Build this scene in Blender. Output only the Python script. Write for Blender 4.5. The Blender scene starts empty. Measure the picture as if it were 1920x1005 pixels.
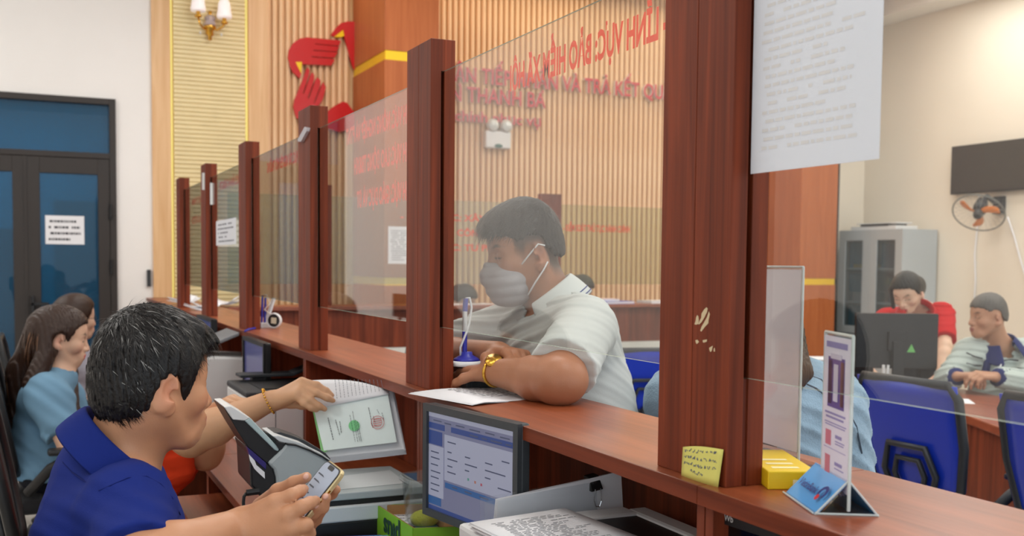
import bpy, math, random
import numpy as np
from mathutils import Vector, Matrix
SC = bpy.context.scene
COL = SC.collection
rng = np.random.default_rng(7)
random.seed(7)

# ------------------------------------------------------------------ camera
CAM_H = 1.41
FPX, CYPX = 1969.8, 603.13
YAW, PITCH, ROLL = math.radians(24.51858), math.radians(-3.16662), math.radians(0.55604)
vF = np.array([math.sin(YAW)*math.cos(PITCH), math.cos(YAW)*math.cos(PITCH), math.sin(PITCH)])
vR = np.array([math.cos(YAW), -math.sin(YAW), 0.0])
vU = np.cross(vR, vF)
vR, vU = math.cos(ROLL)*vR + math.sin(ROLL)*vU, -math.sin(ROLL)*vR + math.cos(ROLL)*vU
EYE = np.array([0, 0, CAM_H])
cd = bpy.data.cameras.new('camera'); cam = bpy.data.objects.new('camera', cd); COL.objects.link(cam)
cam.matrix_world = Matrix(((vR[0], vU[0], -vF[0], 0), (vR[1], vU[1], -vF[1], 0), (vR[2], vU[2], -vF[2], CAM_H), (0, 0, 0, 1)))
cd.sensor_fit = 'HORIZONTAL'; cd.sensor_width = 36; cd.lens = FPX/1920*36
cd.shift_y = (CYPX-502.5)/1920
cd.clip_start = .05; cd.clip_end = 100
cd.dof.use_dof = True; cd.dof.focus_distance = 2.0; cd.dof.aperture_fstop = 6.0
SC.camera = cam

# ------------------------------------------------------------------ world, lamps, exposure
SC.view_settings.view_transform = 'Standard'; SC.view_settings.look = 'None'
SC.view_settings.gamma = 1; SC.view_settings.use_curve_mapping = False
SC.view_settings.exposure = -0.2
wd = bpy.data.worlds.new('daylight'); SC.world = wd; wd.use_nodes = True
wd.node_tree.nodes['Background'].inputs[0].default_value = (.84, .93, 1, 1)
wd.node_tree.nodes['Background'].inputs[1].default_value = 1.9

def area(name, loc, sx, sy, power, col=(1, .985, .96), rot=(0, 0, 0)):
    l = bpy.data.lights.new(name, 'AREA'); l.shape = 'RECTANGLE'; l.size = sx; l.size_y = sy
    l.energy = power; l.color = col
    o = bpy.data.objects.new(name, l); COL.objects.link(o); o.location = loc; o.rotation_euler = rot
    return o
CEIL = 4.2
LAMPS = [(-1.6, 1.2), (-1.6, 4.2), (-1.6, 7.0), (1.9, 1.2), (1.9, 4.2), (1.9, 7.0), (5.2, 1.2), (5.2, 4.2), (5.2, 7.0), (7.6, 1.2), (7.6, 4.2), (7.6, 7.0)]  # the unseen rightmost lamps are added to brighten the right-hand wall
for (x, y) in LAMPS:
    area('ceiling_lamp_light', (x, y, CEIL-.09), 1.1, 1.1, (46 if y > 6 else 24) if x < 0 else (36 if x < 7 else 30))
# warm cove strip washing the top of the fluted wall
area('cove_strip_light', (4.5, 8.8, CEIL-.06), 5.2, .12, 34, (1, .82, .55), (math.radians(-18), 0, 0))

# ------------------------------------------------------------------ helpers
def at(u, v, **k):
    """world point on the plane X=, Y= or Z= (or at depth d=) seen at photograph pixel u, v"""
    r = vF + vR*((u-960)/FPX) + vU*((CYPX-v)/FPX)
    if 'd' in k: return EYE + r*k['d']
    a, w = list(k.items())[0]; i = 'XYZ'.index(a)
    return EYE + r*((w-EYE[i])/r[i])
def S(*c):
    """sRGB 0-255 -> linear rgba"""
    if len(c) == 1: c = c[0]
    o = []
    for x in c[:3]:
        x /= 255.; o.append(x/12.92 if x <= .04045 else ((x+.055)/1.055)**2.4)
    return (*o, 1)
def nrm(v):
    v = np.asarray(v, float); return v/np.linalg.norm(v)

class MB:
    """collects geometry; build() links it as one mesh object"""
    def __init__(s): s.v = []; s.f = []; s.m = []; s.n = 0
    def add(s, v, f, mi=0):
        v = np.asarray(v, float).reshape(-1, 3); s.v.append(v)
        s.f += [tuple(i+s.n for i in q) for q in f]; s.m += [mi]*len(f); s.n += len(v); return s
    def box(s, a, b, mi=0, R=None, o=None):
        x0, y0, z0 = a; x1, y1, z1 = b
        v = np.array([(x0, y0, z0), (x1, y0, z0), (x1, y1, z0), (x0, y1, z0), (x0, y0, z1), (x1, y0, z1), (x1, y1, z1), (x0, y1, z1)], float)
        if R is not None: v = v @ np.asarray(R).T
        if o is not None: v = v + np.asarray(o)
        return s.add(v, [(0, 3, 2, 1), (4, 5, 6, 7), (0, 1, 5, 4), (1, 2, 6, 5), (2, 3, 7, 6), (3, 0, 4, 7)], mi)
    def prism(s, pts, dvec, mi=0):
        """extrude a planar 3D polygon by dvec"""
        p = np.asarray(pts, float); n = len(p); q = p + np.asarray(dvec, float)
        nn = np.zeros(3)
        for i in range(n): nn += np.cross(p[i]-p[0], p[(i+1) % n]-p[0])
        fl = nn @ np.asarray(dvec, float) > 0
        f = [tuple(range(n))[::-1], tuple(range(n, 2*n))] + [(i, (i+1) % n, n+(i+1) % n, n+i) for i in range(n)]
        if not fl: f = [t[::-1] for t in f]
        return s.add(np.vstack([p, q]), f, mi)
    def tube(s, pts, r, n=8, mi=0, cap=True):
        p = np.asarray(pts, float); k = len(p); r = np.broadcast_to(np.asarray(r, float), (k,))
        t = np.gradient(p, axis=0); t /= np.linalg.norm(t, axis=1)[:, None]+1e-12
        a = np.array([0, 0, 1.]) if abs(t[0][2]) < .9 else np.array([1., 0, 0])
        u = np.cross(t[0], a); u /= np.linalg.norm(u); v = []
        for i in range(k):
            u = u - t[i]*(u@t[i]); u /= np.linalg.norm(u); w = np.cross(t[i], u)
            for j in range(n):
                c = 2*math.pi*j/n; v.append(p[i]+r[i]*(math.cos(c)*u+math.sin(c)*w))
        f = [(i*n+j, i*n+(j+1) % n, (i+1)*n+(j+1) % n, (i+1)*n+j) for i in range(k-1) for j in range(n)]
        if cap: f += [tuple(range(n))[::-1], tuple(range((k-1)*n, k*n))]
        return s.add(v, f, mi)
    def lathe(s, prof, n=24, o=(0, 0, 0), R=None, mi=0):
        v = []
        for (r, z) in prof:
            for j in range(n):
                c = 2*math.pi*j/n; v.append((r*math.cos(c), r*math.sin(c), z))
        v = np.array(v)
        if R is not None: v = v @ np.asarray(R).T
        v = v + np.asarray(o)
        k = len(prof)
        f = [(i*n+j, i*n+(j+1) % n, (i+1)*n+(j+1) % n, (i+1)*n+j) for i in range(k-1) for j in range(n)]
        if prof[0][0] > 1e-6: f.append(tuple(range(n))[::-1])
        if prof[-1][0] > 1e-6: f.append(tuple(range((k-1)*n, k*n)))
        return s.add(v, f, mi)
    def grid(s, P, mi=0, wrap=False):
        """P: (a,b,3) lattice of points -> quads"""
        P = np.asarray(P, float); a, b = P.shape[:2]
        bb = b if wrap else b-1
        f = [(i*b+j, i*b+(j+1) % b, (i+1)*b+(j+1) % b, (i+1)*b+j) for i in range(a-1) for j in range(bb)]
        return s.add(P.reshape(-1, 3), f, mi)
    def sphere(s, c, r, n=16, mi=0, R=None):
        r = np.broadcast_to(np.asarray(r, float), (3,))
        v = []; k = n//2
        for i in range(k+1):
            th = math.pi*i/k
            for j in range(n):
                ph = 2*math.pi*j/n; v.append((r[0]*math.sin(th)*math.cos(ph), r[1]*math.sin(th)*math.sin(ph), -r[2]*math.cos(th)))
        v = np.array(v)
        if R is not None: v = v@np.asarray(R).T
        f = [(i*n+j, i*n+(j+1) % n, (i+1)*n+(j+1) % n, (i+1)*n+j) for i in range(k) for j in range(n)]
        return s.add(v+np.asarray(c), f, mi)
    def mesh(s, name):
        me = bpy.data.meshes.new(name)
        v = np.vstack(s.v) if s.v else np.zeros((0, 3))
        me.from_pydata(v.tolist(), [], s.f); return me
    def build(s, name, mats, parent=None, smooth=False, bevel=0, world=True, seg=2, **tags):
        v = np.vstack(s.v)
        off = np.zeros(3)
        if parent is not None and world:
            r = parent
            while r.parent is not None: r = r.parent
            off = np.array(r.location)
        elif parent is None and world:
            lo, hi = v.min(0), v.max(0); off = np.array([(lo[0]+hi[0])/2, (lo[1]+hi[1])/2, lo[2]])
        me = bpy.data.meshes.new(name); me.from_pydata((v-off).tolist(), [], s.f)
        if not isinstance(mats, (list, tuple)): mats = [mats]
        for m in mats: me.materials.append(m)
        if any(s.m): me.polygons.foreach_set('material_index', s.m)
        if smooth: me.polygons.foreach_set('use_smooth', [True]*len(me.polygons))
        me.update()
        o = bpy.data.objects.new(name, me); COL.objects.link(o)
        if parent is None: o.location = off
        else: o.parent = parent
        if bevel:
            b = o.modifiers.new('bevel', 'BEVEL'); b.width = bevel; b.segments = seg; b.limit_method = 'ANGLE'; b.angle_limit = .6
        for k, x in tags.items(): o[k] = x
        return o
def bx(name, a, b, m, parent=None, bevel=0, **k): return MB().box(a, b).build(name, m, parent, bevel=bevel, **k)
def thing(name, label, cat, loc, group=None, kind=None):
    o = bpy.data.objects.new(name, None); COL.objects.link(o); o.location = loc; o.empty_display_size = .1
    o['label'] = label; o['category'] = cat
    if group: o['group'] = group
    if kind: o['kind'] = kind
    return o
def struct(name, loc=(0, 0, 0)):
    o = bpy.data.objects.new(name, None); COL.objects.link(o); o.location = loc; o['kind'] = 'structure'; return o
def tag(o, label, cat, group=None):
    o['label'] = label; o['category'] = cat
    if group: o['group'] = group
    return o
def dup(root, loc=None, rotz=None, label=None, group=None):
    """copy a thing with its parts and sub-parts"""
    r = root.copy(); COL.objects.link(r)
    if loc is not None: r.location = loc
    if rotz is not None: r.rotation_euler = (0, 0, rotz)
    if label: r['label'] = label
    if group: r['group'] = group
    for ch in list(root.children):
        c = ch.copy(); COL.objects.link(c); c.parent = r
        for g in list(ch.children):
            d = g.copy(); COL.objects.link(d); d.parent = c
    return r
def rect2(w, h, r, n=4):
    """rounded rectangle outline (2D) centred on 0"""
    o = []
    for cx, cy, a in ((w/2-r, h/2-r, 0), (-w/2+r, h/2-r, 90), (-w/2+r, -h/2+r, 180), (w/2-r, -h/2+r, 270)):
        for i in range(n+1):
            t = math.radians(a+90*i/n); o.append((cx+r*math.cos(t), cy+r*math.sin(t)))
    return np.array(o)
def frame(o, ex, ey):
    """3x3 frame with columns ex, ey, ex x ey"""
    ex = nrm(ex); ez = nrm(np.cross(ex, ey)); ey = np.cross(ez, ex)
    return np.column_stack([ex, ey, ez])
def plane_pts(o, ex, ey, p2): return np.array([np.asarray(o)+np.asarray(ex)*a+np.asarray(ey)*b for a, b in p2])

# ------------------------------------------------------------------ materials
def M(name, col, rough=.5, metal=0., spec=.5, bump=0., bscale=200., var=0., vscale=6., emit=None, estr=0., alpha=1, stretch=(1, 1, 1), coat=0, sheen=0, attr=None, sss=0, trans=0, ior=1.45):
    m = bpy.data.materials.new(name); m.use_nodes = True; nt = m.node_tree; N = nt.nodes; L = nt.links
    b = N['Principled BSDF']; c = S(col) if max(col) > 1 else (*col[:3], 1)
    b.inputs['Base Color'].default_value = c; b.inputs['Roughness'].default_value = rough; b.inputs['Metallic'].default_value = metal
    b.inputs['Specular IOR Level'].default_value = spec; b.inputs['Coat Weight'].default_value = coat; b.inputs['IOR'].default_value = ior
    b.inputs['Sheen Weight'].default_value = sheen; b.inputs['Transmission Weight'].default_value = trans
    if alpha < 1: b.inputs['Alpha'].default_value = alpha
    if sss: b.inputs['Subsurface Weight'].default_value = sss; b.inputs['Subsurface Radius'].default_value = (.012, .004, .002)
    if emit: b.inputs['Emission Color'].default_value = S(emit); b.inputs['Emission Strength'].default_value = estr
    m.diffuse_color = c
    tc = N.new('ShaderNodeTexCoord'); mp = N.new('ShaderNodeMapping'); mp.inputs['Scale'].default_value = stretch
    L.new(tc.outputs['Object'], mp.inputs['Vector'])
    src = None
    if attr:
        a = N.new('ShaderNodeAttribute'); a.attribute_name = attr; src = a.outputs['Color']
    if var or attr:
        nz = N.new('ShaderNodeTexNoise'); nz.inputs['Scale'].default_value = vscale; nz.inputs['Detail'].default_value = 5
        L.new(mp.outputs['Vector'], nz.inputs['Vector'])
        mr = N.new('ShaderNodeMapRange'); mr.inputs[1].default_value = .25; mr.inputs[2].default_value = .75; mr.inputs[3].default_value = 1-var; mr.inputs[4].default_value = 1+var
        L.new(nz.outputs['Fac'], mr.inputs[0])
        mx = N.new('ShaderNodeMix'); mx.data_type = 'RGBA'; mx.blend_type = 'MULTIPLY'; mx.inputs[0].default_value = 1
        mx.inputs[6].default_value = c
        if src: L.new(src, mx.inputs[6])
        L.new(mr.outputs[0], mx.inputs[7]); L.new(mx.outputs[2], b.inputs['Base Color'])
    if bump:
        n2 = N.new('ShaderNodeTexNoise'); n2.inputs['Scale'].default_value = bscale; n2.inputs['Detail'].default_value = 3
        L.new(mp.outputs['Vector'], n2.inputs['Vector'])
        bp = N.new('ShaderNodeBump'); bp.inputs['Strength'].default_value = bump; bp.inputs['Distance'].default_value = .01
        L.new(n2.outputs['Fac'], bp.inputs['Height']); L.new(bp.outputs['Normal'], b.inputs['Normal'])
    return m
def wood(name, c1, c2, axis=2, rough=.35, scale=1., coat=.0, contrast=1., spec=.5):
    """laminate with grain running along the given axis"""
    m = bpy.data.materials.new(name); m.use_nodes = True; nt = m.node_tree; N = nt.nodes; L = nt.links
    b = N['Principled BSDF']; b.inputs['Roughness'].default_value = rough; b.inputs['Coat Weight'].default_value = coat; b.inputs['Coat Roughness'].default_value = .2; b.inputs['Specular IOR Level'].default_value = spec
    tc = N.new('ShaderNodeTexCoord'); mp = N.new('ShaderNodeMapping')
    sc = [9*scale]*3; sc[axis] = .55*scale; mp.inputs['Scale'].default_value = sc
    L.new(tc.outputs['Object'], mp.inputs['Vector'])
    n1 = N.new('ShaderNodeTexNoise'); n1.inputs['Scale'].default_value = 1.6; n1.inputs['Detail'].default_value = 6; n1.inputs['Distortion'].default_value = 1.6
    L.new(mp.outputs['Vector'], n1.inputs['Vector'])
    mp2 = N.new('ShaderNodeMapping'); sc = [90*scale]*3; sc[axis] = 1.5*scale; mp2.inputs['Scale'].default_value = sc
    L.new(tc.outputs['Object'], mp2.inputs['Vector'])
    n2 = N.new('ShaderNodeTexNoise'); n2.inputs['Scale'].default_value = 1.5; n2.inputs['Detail'].default_value = 3
    L.new(mp2.outputs['Vector'], n2.inputs['Vector'])
    ad = N.new('ShaderNodeMath'); ad.operation = 'MULTIPLY_ADD'; ad.inputs[1].default_value = .35
    L.new(n2.outputs['Fac'], ad.inputs[0]); L.new(n1.outputs['Fac'], ad.inputs[2])
    rp = N.new('ShaderNodeValToRGB'); rp.color_ramp.elements[0].position = .675-.2/contrast; rp.color_ramp.elements[1].position = .675+.2/contrast
    rp.color_ramp.elements[0].color = S(c1); rp.color_ramp.elements[1].color = S(c2)
    L.new(ad.outputs[0], rp.inputs['Fac']); L.new(rp.outputs['Color'], b.inputs['Base Color'])
    bp = N.new('ShaderNodeBump'); bp.inputs['Strength'].default_value = .06; bp.inputs['Distance'].default_value = .004
    L.new(n2.outputs['Fac'], bp.inputs['Height']); L.new(bp.outputs['Normal'], b.inputs['Normal'])
    m.diffuse_color = S(c2)
    return m
def thin_paper(name, col, k=.5, rough=.4, coat=0.):
    """paper that lets light through"""
    m = bpy.data.materials.new(name); m.use_nodes = True; nt = m.node_tree; N = nt.nodes; L = nt.links
    p = N['Principled BSDF']; p.inputs['Base Color'].default_value = S(col); p.inputs['Roughness'].default_value = rough; p.inputs['Coat Weight'].default_value = coat; p.inputs['Coat IOR'].default_value = 1.7; p.inputs['Coat Roughness'].default_value = .01
    t = N.new('ShaderNodeBsdfTranslucent'); t.inputs[0].default_value = S(col); mx = N.new('ShaderNodeMixShader'); mx.inputs[0].default_value = k
    nz = N.new('ShaderNodeTexNoise'); nz.inputs['Scale'].default_value = 90; bp = N.new('ShaderNodeBump'); bp.inputs['Strength'].default_value = .02; L.new(nz.outputs['Fac'], bp.inputs['Height']); L.new(bp.outputs['Normal'], p.inputs['Normal'])
    L.new(p.outputs[0], mx.inputs[1]); L.new(t.outputs[0], mx.inputs[2]); L.new(mx.outputs[0], [n for n in N if n.type == 'OUTPUT_MATERIAL'][0].inputs[0]); m.diffuse_color = S(col); return m
def glass(name, tint, rough=.0, k=1.0, body=0., bodycol=(255, 255, 255)):
    """clear sheet: fresnel reflection over a tinted see-through body (optional milky body)"""
    m = bpy.data.materials.new(name); m.use_nodes = True; nt = m.node_tree; N = nt.nodes; L = nt.links
    for n in list(N):
        if n.type == 'BSDF_PRINCIPLED': N.remove(n)
    out = [n for n in N if n.type == 'OUTPUT_MATERIAL'][0]
    tr = N.new('ShaderNodeBsdfTransparent'); tr.inputs[0].default_value = S(tint)
    gl = N.new('ShaderNodeBsdfGlossy'); gl.inputs['Roughness'].default_value = rough
    fr = N.new('ShaderNodeFresnel'); fr.inputs['IOR'].default_value = 1.5
    mu = N.new('ShaderNodeMath'); mu.operation = 'MULTIPLY'; mu.inputs[1].default_value = k; mu.use_clamp = True
    ge = N.new('ShaderNodeNewGeometry'); io = N.new('ShaderNodeMapRange'); io.inputs[3].default_value = 1.5; io.inputs[4].default_value = 1/1.5
    L.new(ge.outputs['Backfacing'], io.inputs[0]); L.new(io.outputs[0], fr.inputs['IOR'])
    L.new(fr.outputs[0], mu.inputs[0])
    base = tr.outputs[0]
    if body:
        df = N.new('ShaderNodeBsdfPrincipled'); df.inputs['Base Color'].default_value = S(bodycol); df.inputs['Roughness'].default_value = .3
        mb = N.new('ShaderNodeMixShader'); mb.inputs[0].default_value = body
        L.new(tr.outputs[0], mb.inputs[1]); L.new(df.outputs[0], mb.inputs[2]); base = mb.outputs[0]
    mx = N.new('ShaderNodeMixShader')
    L.new(mu.outputs[0], mx.inputs[0]); L.new(base, mx.inputs[1]); L.new(gl.outputs[0], mx.inputs[2]); L.new(mx.outputs[0], out.inputs[0])
    m.diffuse_color = S(tint)
    return m

MAT = dict(
    white_wall=M('white_wall_paint', (244, 241, 238), .85, var=.02, vscale=2, bump=.03, bscale=150),
    cream_wall=M('cream_wall_paint', (234, 224, 208), .85, var=.02, vscale=2, bump=.03, bscale=150),
    ceil=M('ceiling_paint', (240, 238, 232), .9, bump=.02),
    tile=M('floor_tile_gloss', (196, 190, 182), .18, var=.05, vscale=9),
    grout=M('grout', (120, 115, 108), .9, bump=.1),
    dframe=M('dark_bronze_aluminium', (50, 44, 41), .5, .0, bump=.02, bscale=300),
    oak=wood('pale_oak_veneer', (216, 168, 116), (236, 196, 148), 2, .4, contrast=.8),
    flute=wood('honey_fluted_board', (226, 182, 136), (244, 210, 170), 2, .45, contrast=.8),
    fluteback=wood('fluted_board_groove', (214, 168, 116), (232, 190, 142), 2, .5),
    slat=M('cream_slat', (238, 220, 172), .5, var=.04, bump=.03),
    led=M('led_strip', (246, 236, 140), .5, emit=(250, 240, 140), estr=.35),
    brass=M('gold_band', (238, 196, 40), .35, .25, var=.04),
    pillar=wood('orange_wood_veneer', (164, 88, 46), (186, 108, 62), 2, .42, contrast=.8, spec=.3),
    post=wood('mahogany_laminate_upright', (88, 36, 18), (136, 60, 32), 2, .5, 1.2, .0, spec=.22),
    top=wood('mahogany_laminate_top', (122, 58, 32), (156, 80, 46), 1, .34, 1., .1),
    edge=wood('mahogany_edge_band', (92, 38, 19), (128, 58, 32), 1, .45, 1., spec=.25),
    carc=wood('mahogany_laminate_carcass', (92, 40, 23), (136, 64, 38), 2, .45, 1., spec=.25),
    groove=M('dark_gap', (30, 18, 14), .8, bump=.05),
    pane=glass('clear_partition_glass', (251, 252, 251), 0, 1.0),
    gedge=M('glass_edge', (170, 196, 180), .25, alpha=.85, bump=.01),
    red_print=M('red_vinyl_print', (238, 82, 48), .55, bump=.02),
    red=M('red_gloss_acrylic', (200, 24, 26), .25, coat=.3, bump=.01),
    yellow=M('yellow_gloss_acrylic', (246, 206, 20), .3, bump=.01),
    letter_red=M('letter_face_red', (196, 52, 66), .35, bump=.01), letter_side=M('letter_side_white', (226, 214, 210), .4, bump=.01),
    paper=M('white_paper', (236, 236, 240), .75, var=.015, bump=.04, bscale=60),
    ink=M('grey_ink', (120, 122, 132), .8, bump=.01), darkink=M('black_ink', (50, 50, 58), .8, bump=.01), paleink=M('pale_ink', (220, 218, 217), .8, bump=.01),
    black=M('black_plastic', (26, 26, 28), .42, bump=.05, bscale=400), black2=M('charcoal_plastic', (52, 54, 58), .5, bump=.05, bscale=400),
    white=M('white_plastic', (222, 222, 222), .4, bump=.02), grey=M('grey_plastic', (168, 176, 178), .42, bump=.03, bscale=300),
    ltgrey=M('light_grey_plastic', (200, 204, 206), .42, bump=.03, bscale=300),
    chrome=M('chrome', (210, 210, 212), .18, 1., bump=.01), gold=M('gold_metal', (214, 164, 70), .25, 1., var=.05),
    blue=M('blue_plastic', (40, 70, 190), .4, bump=.02),
)
# ================================================================== room shell
WY = 9.2
XL, XR, YB = -3.2, 8.5, -3.6
fl = struct('floor'); bx('grout_bed', (XL, YB, -.1), (XR, WY+.1, -.006), MAT['grout'], fl)
tm = None
for i in range(20):
    for j in range(22):
        x, y = XL+.3+i*.6, YB+.3+j*.6
        if not ((x < 1.0 and y > 4) or (x > 1.6 and y > 3)): continue
        if x > XR-.2 or y > WY-.2: continue
        if tm is None: t = MB().box((-.2975, -.2975, -.006), (.2975, .2975, 0)).build('tile', MAT['tile'], fl, world=False); tm = t.data
        else: t = bpy.data.objects.new('tile', tm); COL.objects.link(t); t.parent = fl
        t.location = (x, y, 0)
# the part of the floor that nothing in the picture shows: plain slab flush with the tiles
MB().box((1.0, YB, -.006), (1.6, WY, 0)).box((XL, YB, -.006), (1.0, 4.1, 0)).box((1.6, YB, -.006), (XR, 3.2, 0)).build('screed', MAT['tile'], fl)
ce = struct('ceiling'); bx('ceiling_board', (XL, YB, CEIL), (XR, WY+.1, CEIL+.12), MAT['ceil'], ce)
wl = struct('wall_left'); bx('plaster', (XL-.15, YB, 0), (XL, WY, CEIL), MAT['white_wall'], wl)
wr = struct('wall_right'); bx('plaster', (XR, YB, 0), (XR+.15, WY+.1, CEIL), MAT['cream_wall'], wr)
MB().box((XR-.35, 2, CEIL-.16), (XR, WY, CEIL)).build('cornice', MAT['ceil'], wr)
# far wall with the door opening
DX0, DX1, DZ = -.72, .63, 2.71
wf = struct('wall_far')
MB().box((XL, WY, 0), (DX0, WY+.15, CEIL)).box((DX1, WY, 0), (.91, WY+.15, CEIL)).box((DX0, WY, DZ), (DX1, WY+.15, CEIL)).build('plaster', MAT['white_wall'], wf)
MB().box((.91, WY+.02, 0), (XR, WY+.15, CEIL)).build('backing_board', MAT['fluteback'], wf)
bx('oak_board', (.91, WY-.03, 0), (1.057, WY+.02, CEIL), MAT['oak'], wf)
bx('oak_board', (1.695, WY-.03, 0), (1.86, WY+.02, CEIL), MAT['oak'], wf)
for x in (1.062, 1.676): bx('led_strip', (x, WY-.012, 0), (x+.012, WY+.02, CEIL), MAT['led'], wf)
b = MB(); z = .02
while z < CEIL-.03:       # slats of the cream panel: about 7 pixels each, one piece of stuff
    b.prism([(1.083, WY+.02, z), (1.083, WY-.013, z+.0012), (1.083, WY-.021, z+.009), (1.083, WY-.022, z+.028), (1.083, WY-.013, z+.0355), (1.083, WY+.02, z+.0358)], (.586, 0, 0)); z += .0365
b.build('slat_field', MAT['slat'], wf, kind='stuff')
# fluted boards, each rib a piece
rib = None; x = 1.865; PIT = .0574
b = MB(); w = .019
prof = [(-w, .02), (-w, -.012), (-w*.6, -.02), (0, -.023), (w*.6, -.02), (w, -.012), (w, .02)]
b.prism([(p, q, 0) for p, q in prof], (0, 0, CEIL))
while x < 6.2:
    if not (2.60 < x < 3.10):
        if rib is None: r = b.build('flute', MAT['flute'], wf, world=False); rib = r.data
        else: r = bpy.data.objects.new('flute', rib); COL.objects.link(r); r.parent = wf
        r.location = (x, WY, 0)
    x += PIT
b2 = MB()
while x < 7.18:
    b2.prism([(x+p, WY+q, 0) for p, q in prof], (0, 0, CEIL)); x += PIT
b2.build('flute_field', MAT['flute'], wf, kind='stuff')
# orange wood pillars with gold bands
def pillar(n, x0, x1, y0, y1):
    t = struct('trim_%d' % n, ((x0+x1)/2, (y0+y1)/2, 0))
    cuts = [0, 1.22, 1.285, 3.05, 3.125, CEIL]
    for i in range(5):
        if i % 2 == 0:
            bx('veneer_board', (x0, y0, cuts[i]), (x1, y1, cuts[i+1]), MAT['pillar'], t, bevel=.003)
        else: bx('gold_band', (x0+.006, y0+.006, cuts[i]), (x1-.006, y1-.006, cuts[i+1]), MAT['brass'], t)
pillar(1, 2.613, 3.08, 8.256, 9.19)
pillar(2, 7.19, 7.66, 8.63, 9.19)
bx('shadow_gap_strip', (7.665, 8.66, 0), (7.71, 9.16, 2.9), MAT['black'], wf)  # solid black strip stands in for the shadow beside the pillar
bx('cream_panel', (7.715, WY-.05, 0), (XR, WY+.02, CEIL), MAT['cream_wall'], wf)

# door
d = struct('door_1', ((DX0+DX1)/2, WY, 0)); y0, y1 = WY-.03, WY+.06
TZ = 2.235
bx('door_frame', (DX0, y0, 0), (DX0+.05, y1, DZ), MAT['dframe'], d, .003); bx('door_frame', (DX1-.05, y0, 0), (DX1, y1, DZ), MAT['dframe'], d, .003); bx('door_frame', (DX0+.0501, y0, DZ-.05), (DX1-.0501, y1, DZ), MAT['dframe'], d, .003); bx('door_frame', (DX0+.0501, y0, TZ-.01), (DX1-.0501, y1, TZ+.035), MAT['dframe'], d, .003)
teal = glass('teal_tinted_glass', (40, 150, 185), 0, .55, .45, (0, 78, 112))
bx('pane', (DX0+.05, WY+.01, TZ+.035), (DX1-.05, WY+.016, DZ-.05), teal, d)
for k, (xa, xb) in enumerate(((DX0+.052, -.0475), (-.0465, DX1-.052))):
    yf = WY-.022
    lf = MB().box((xa, yf, .02), (xa+.105, yf+.05, TZ-.012)).build('door_leaf', MAT['dframe'], d, bevel=.003)
    bx('stile', (xb-.09, yf, .02), (xb, yf+.05, TZ-.012), MAT['dframe'], lf, .003); bx('rail', (xa+.1051, yf, TZ-.14), (xb-.0901, yf+.05, TZ-.012), MAT['dframe'], lf, .003); bx('rail', (xa+.1051, yf, .02), (xb-.0901, yf+.05, .2), MAT['dframe'], lf, .003)
    bx('pane', (xa+.1, yf+.02, .19), (xb-.085, yf+.026, TZ-.13), teal, lf)
    if k: MB().box((xa+.03, yf-.05, .98), (xa+.055, yf, 1.12)).box((xa+.03, yf-.05, 1.04), (xa+.16, yf-.03, 1.065)).build('handle', MAT['black'], lf, bevel=.004)
bx('meeting_strip', (-.058, WY-.03, .02), (-.036, WY-.0225, TZ-.012), MAT['dframe'], d)
for z in (.4, 1.35, 1.8): MB().tube([(DX1-.045, WY-.04, z-.06), (DX1-.045, WY-.04, z+.06)], .014, 10).build('hinge', MAT['black'], d)
# room beyond the door
rb = struct('wall_beyond')
MB().box((-2.2, 11.6, 0), (2.2, 11.7, 3)).box((-2.3, WY+.15, 0), (-2.2, 11.6, 3)).box((2.2, WY+.15, 0), (2.3, 11.6, 3)).box((-2.2, WY+.15, 3), (2.2, 11.7, 3.1)).box((-2.2, WY+.15, -.06), (2.2, 11.7, 0)).build('plaster', MAT['white_wall'], rb)
MB().box((.2, 11.55, 0), (.85, 11.6, 2.0)).build('inner_door', M('inner_door_paint', (150, 150, 140), .6, bump=.02), rb)
MB().box((-.5, 11.3, 0), (-.1, 11.59, 1.7)).build('inner_cupboard', M('inner_cupboard', (120, 118, 112), .6, bump=.02), rb)
area('corridor_lamp_light', (0, 10.5, 2.95), .8, .8, 38)
area('corridor_lamp_light', (-1.3, 10.2, 2.95), .5, .5, 10)

# ceiling lamp panels; the rightmost ones are added to brighten the right wall
lampm = M('lamp_diffuser', (255, 255, 255), .5, emit=(255, 250, 240), estr=2.2)
L0 = None
def lamp_label(x, y): return 'square white ceiling lamp panel %s, %s' % ({-1.6: 'above the staff side', 1.9: 'just beyond the counter', 5.2: 'above the meeting table', 7.6: 'added to brighten the right-hand wall'}[x], {1.2: 'row nearest the camera', 4.2: 'middle row', 7.0: 'row nearest the far wall'}[y])
for i, (x, y) in enumerate(LAMPS):
    if L0 is None:
        L0 = thing('ceiling_light', lamp_label(x, y), 'ceiling light', (x, y, CEIL-.08), 'ceiling lamp panels')
        MB().box((-.6, -.6, 0), (.6, -.56, .08)).box((-.6, .56, 0), (.6, .6, .08)).box((-.6, -.56, 0), (-.56, .56, .08)).box((.56, -.56, 0), (.6, .56, .08)).build('lamp_frame', MAT['white'], L0, world=False)
        MB().box((-.56, -.56, .03), (.56, .56, .05)).build('diffuser', lampm, L0, world=False)
    else: dup(L0, (x, y, CEIL-.08), label=lamp_label(x, y))

MAT['red_print'] = thin_paper('red_vinyl_print', (248, 84, 48), .45)
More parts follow.
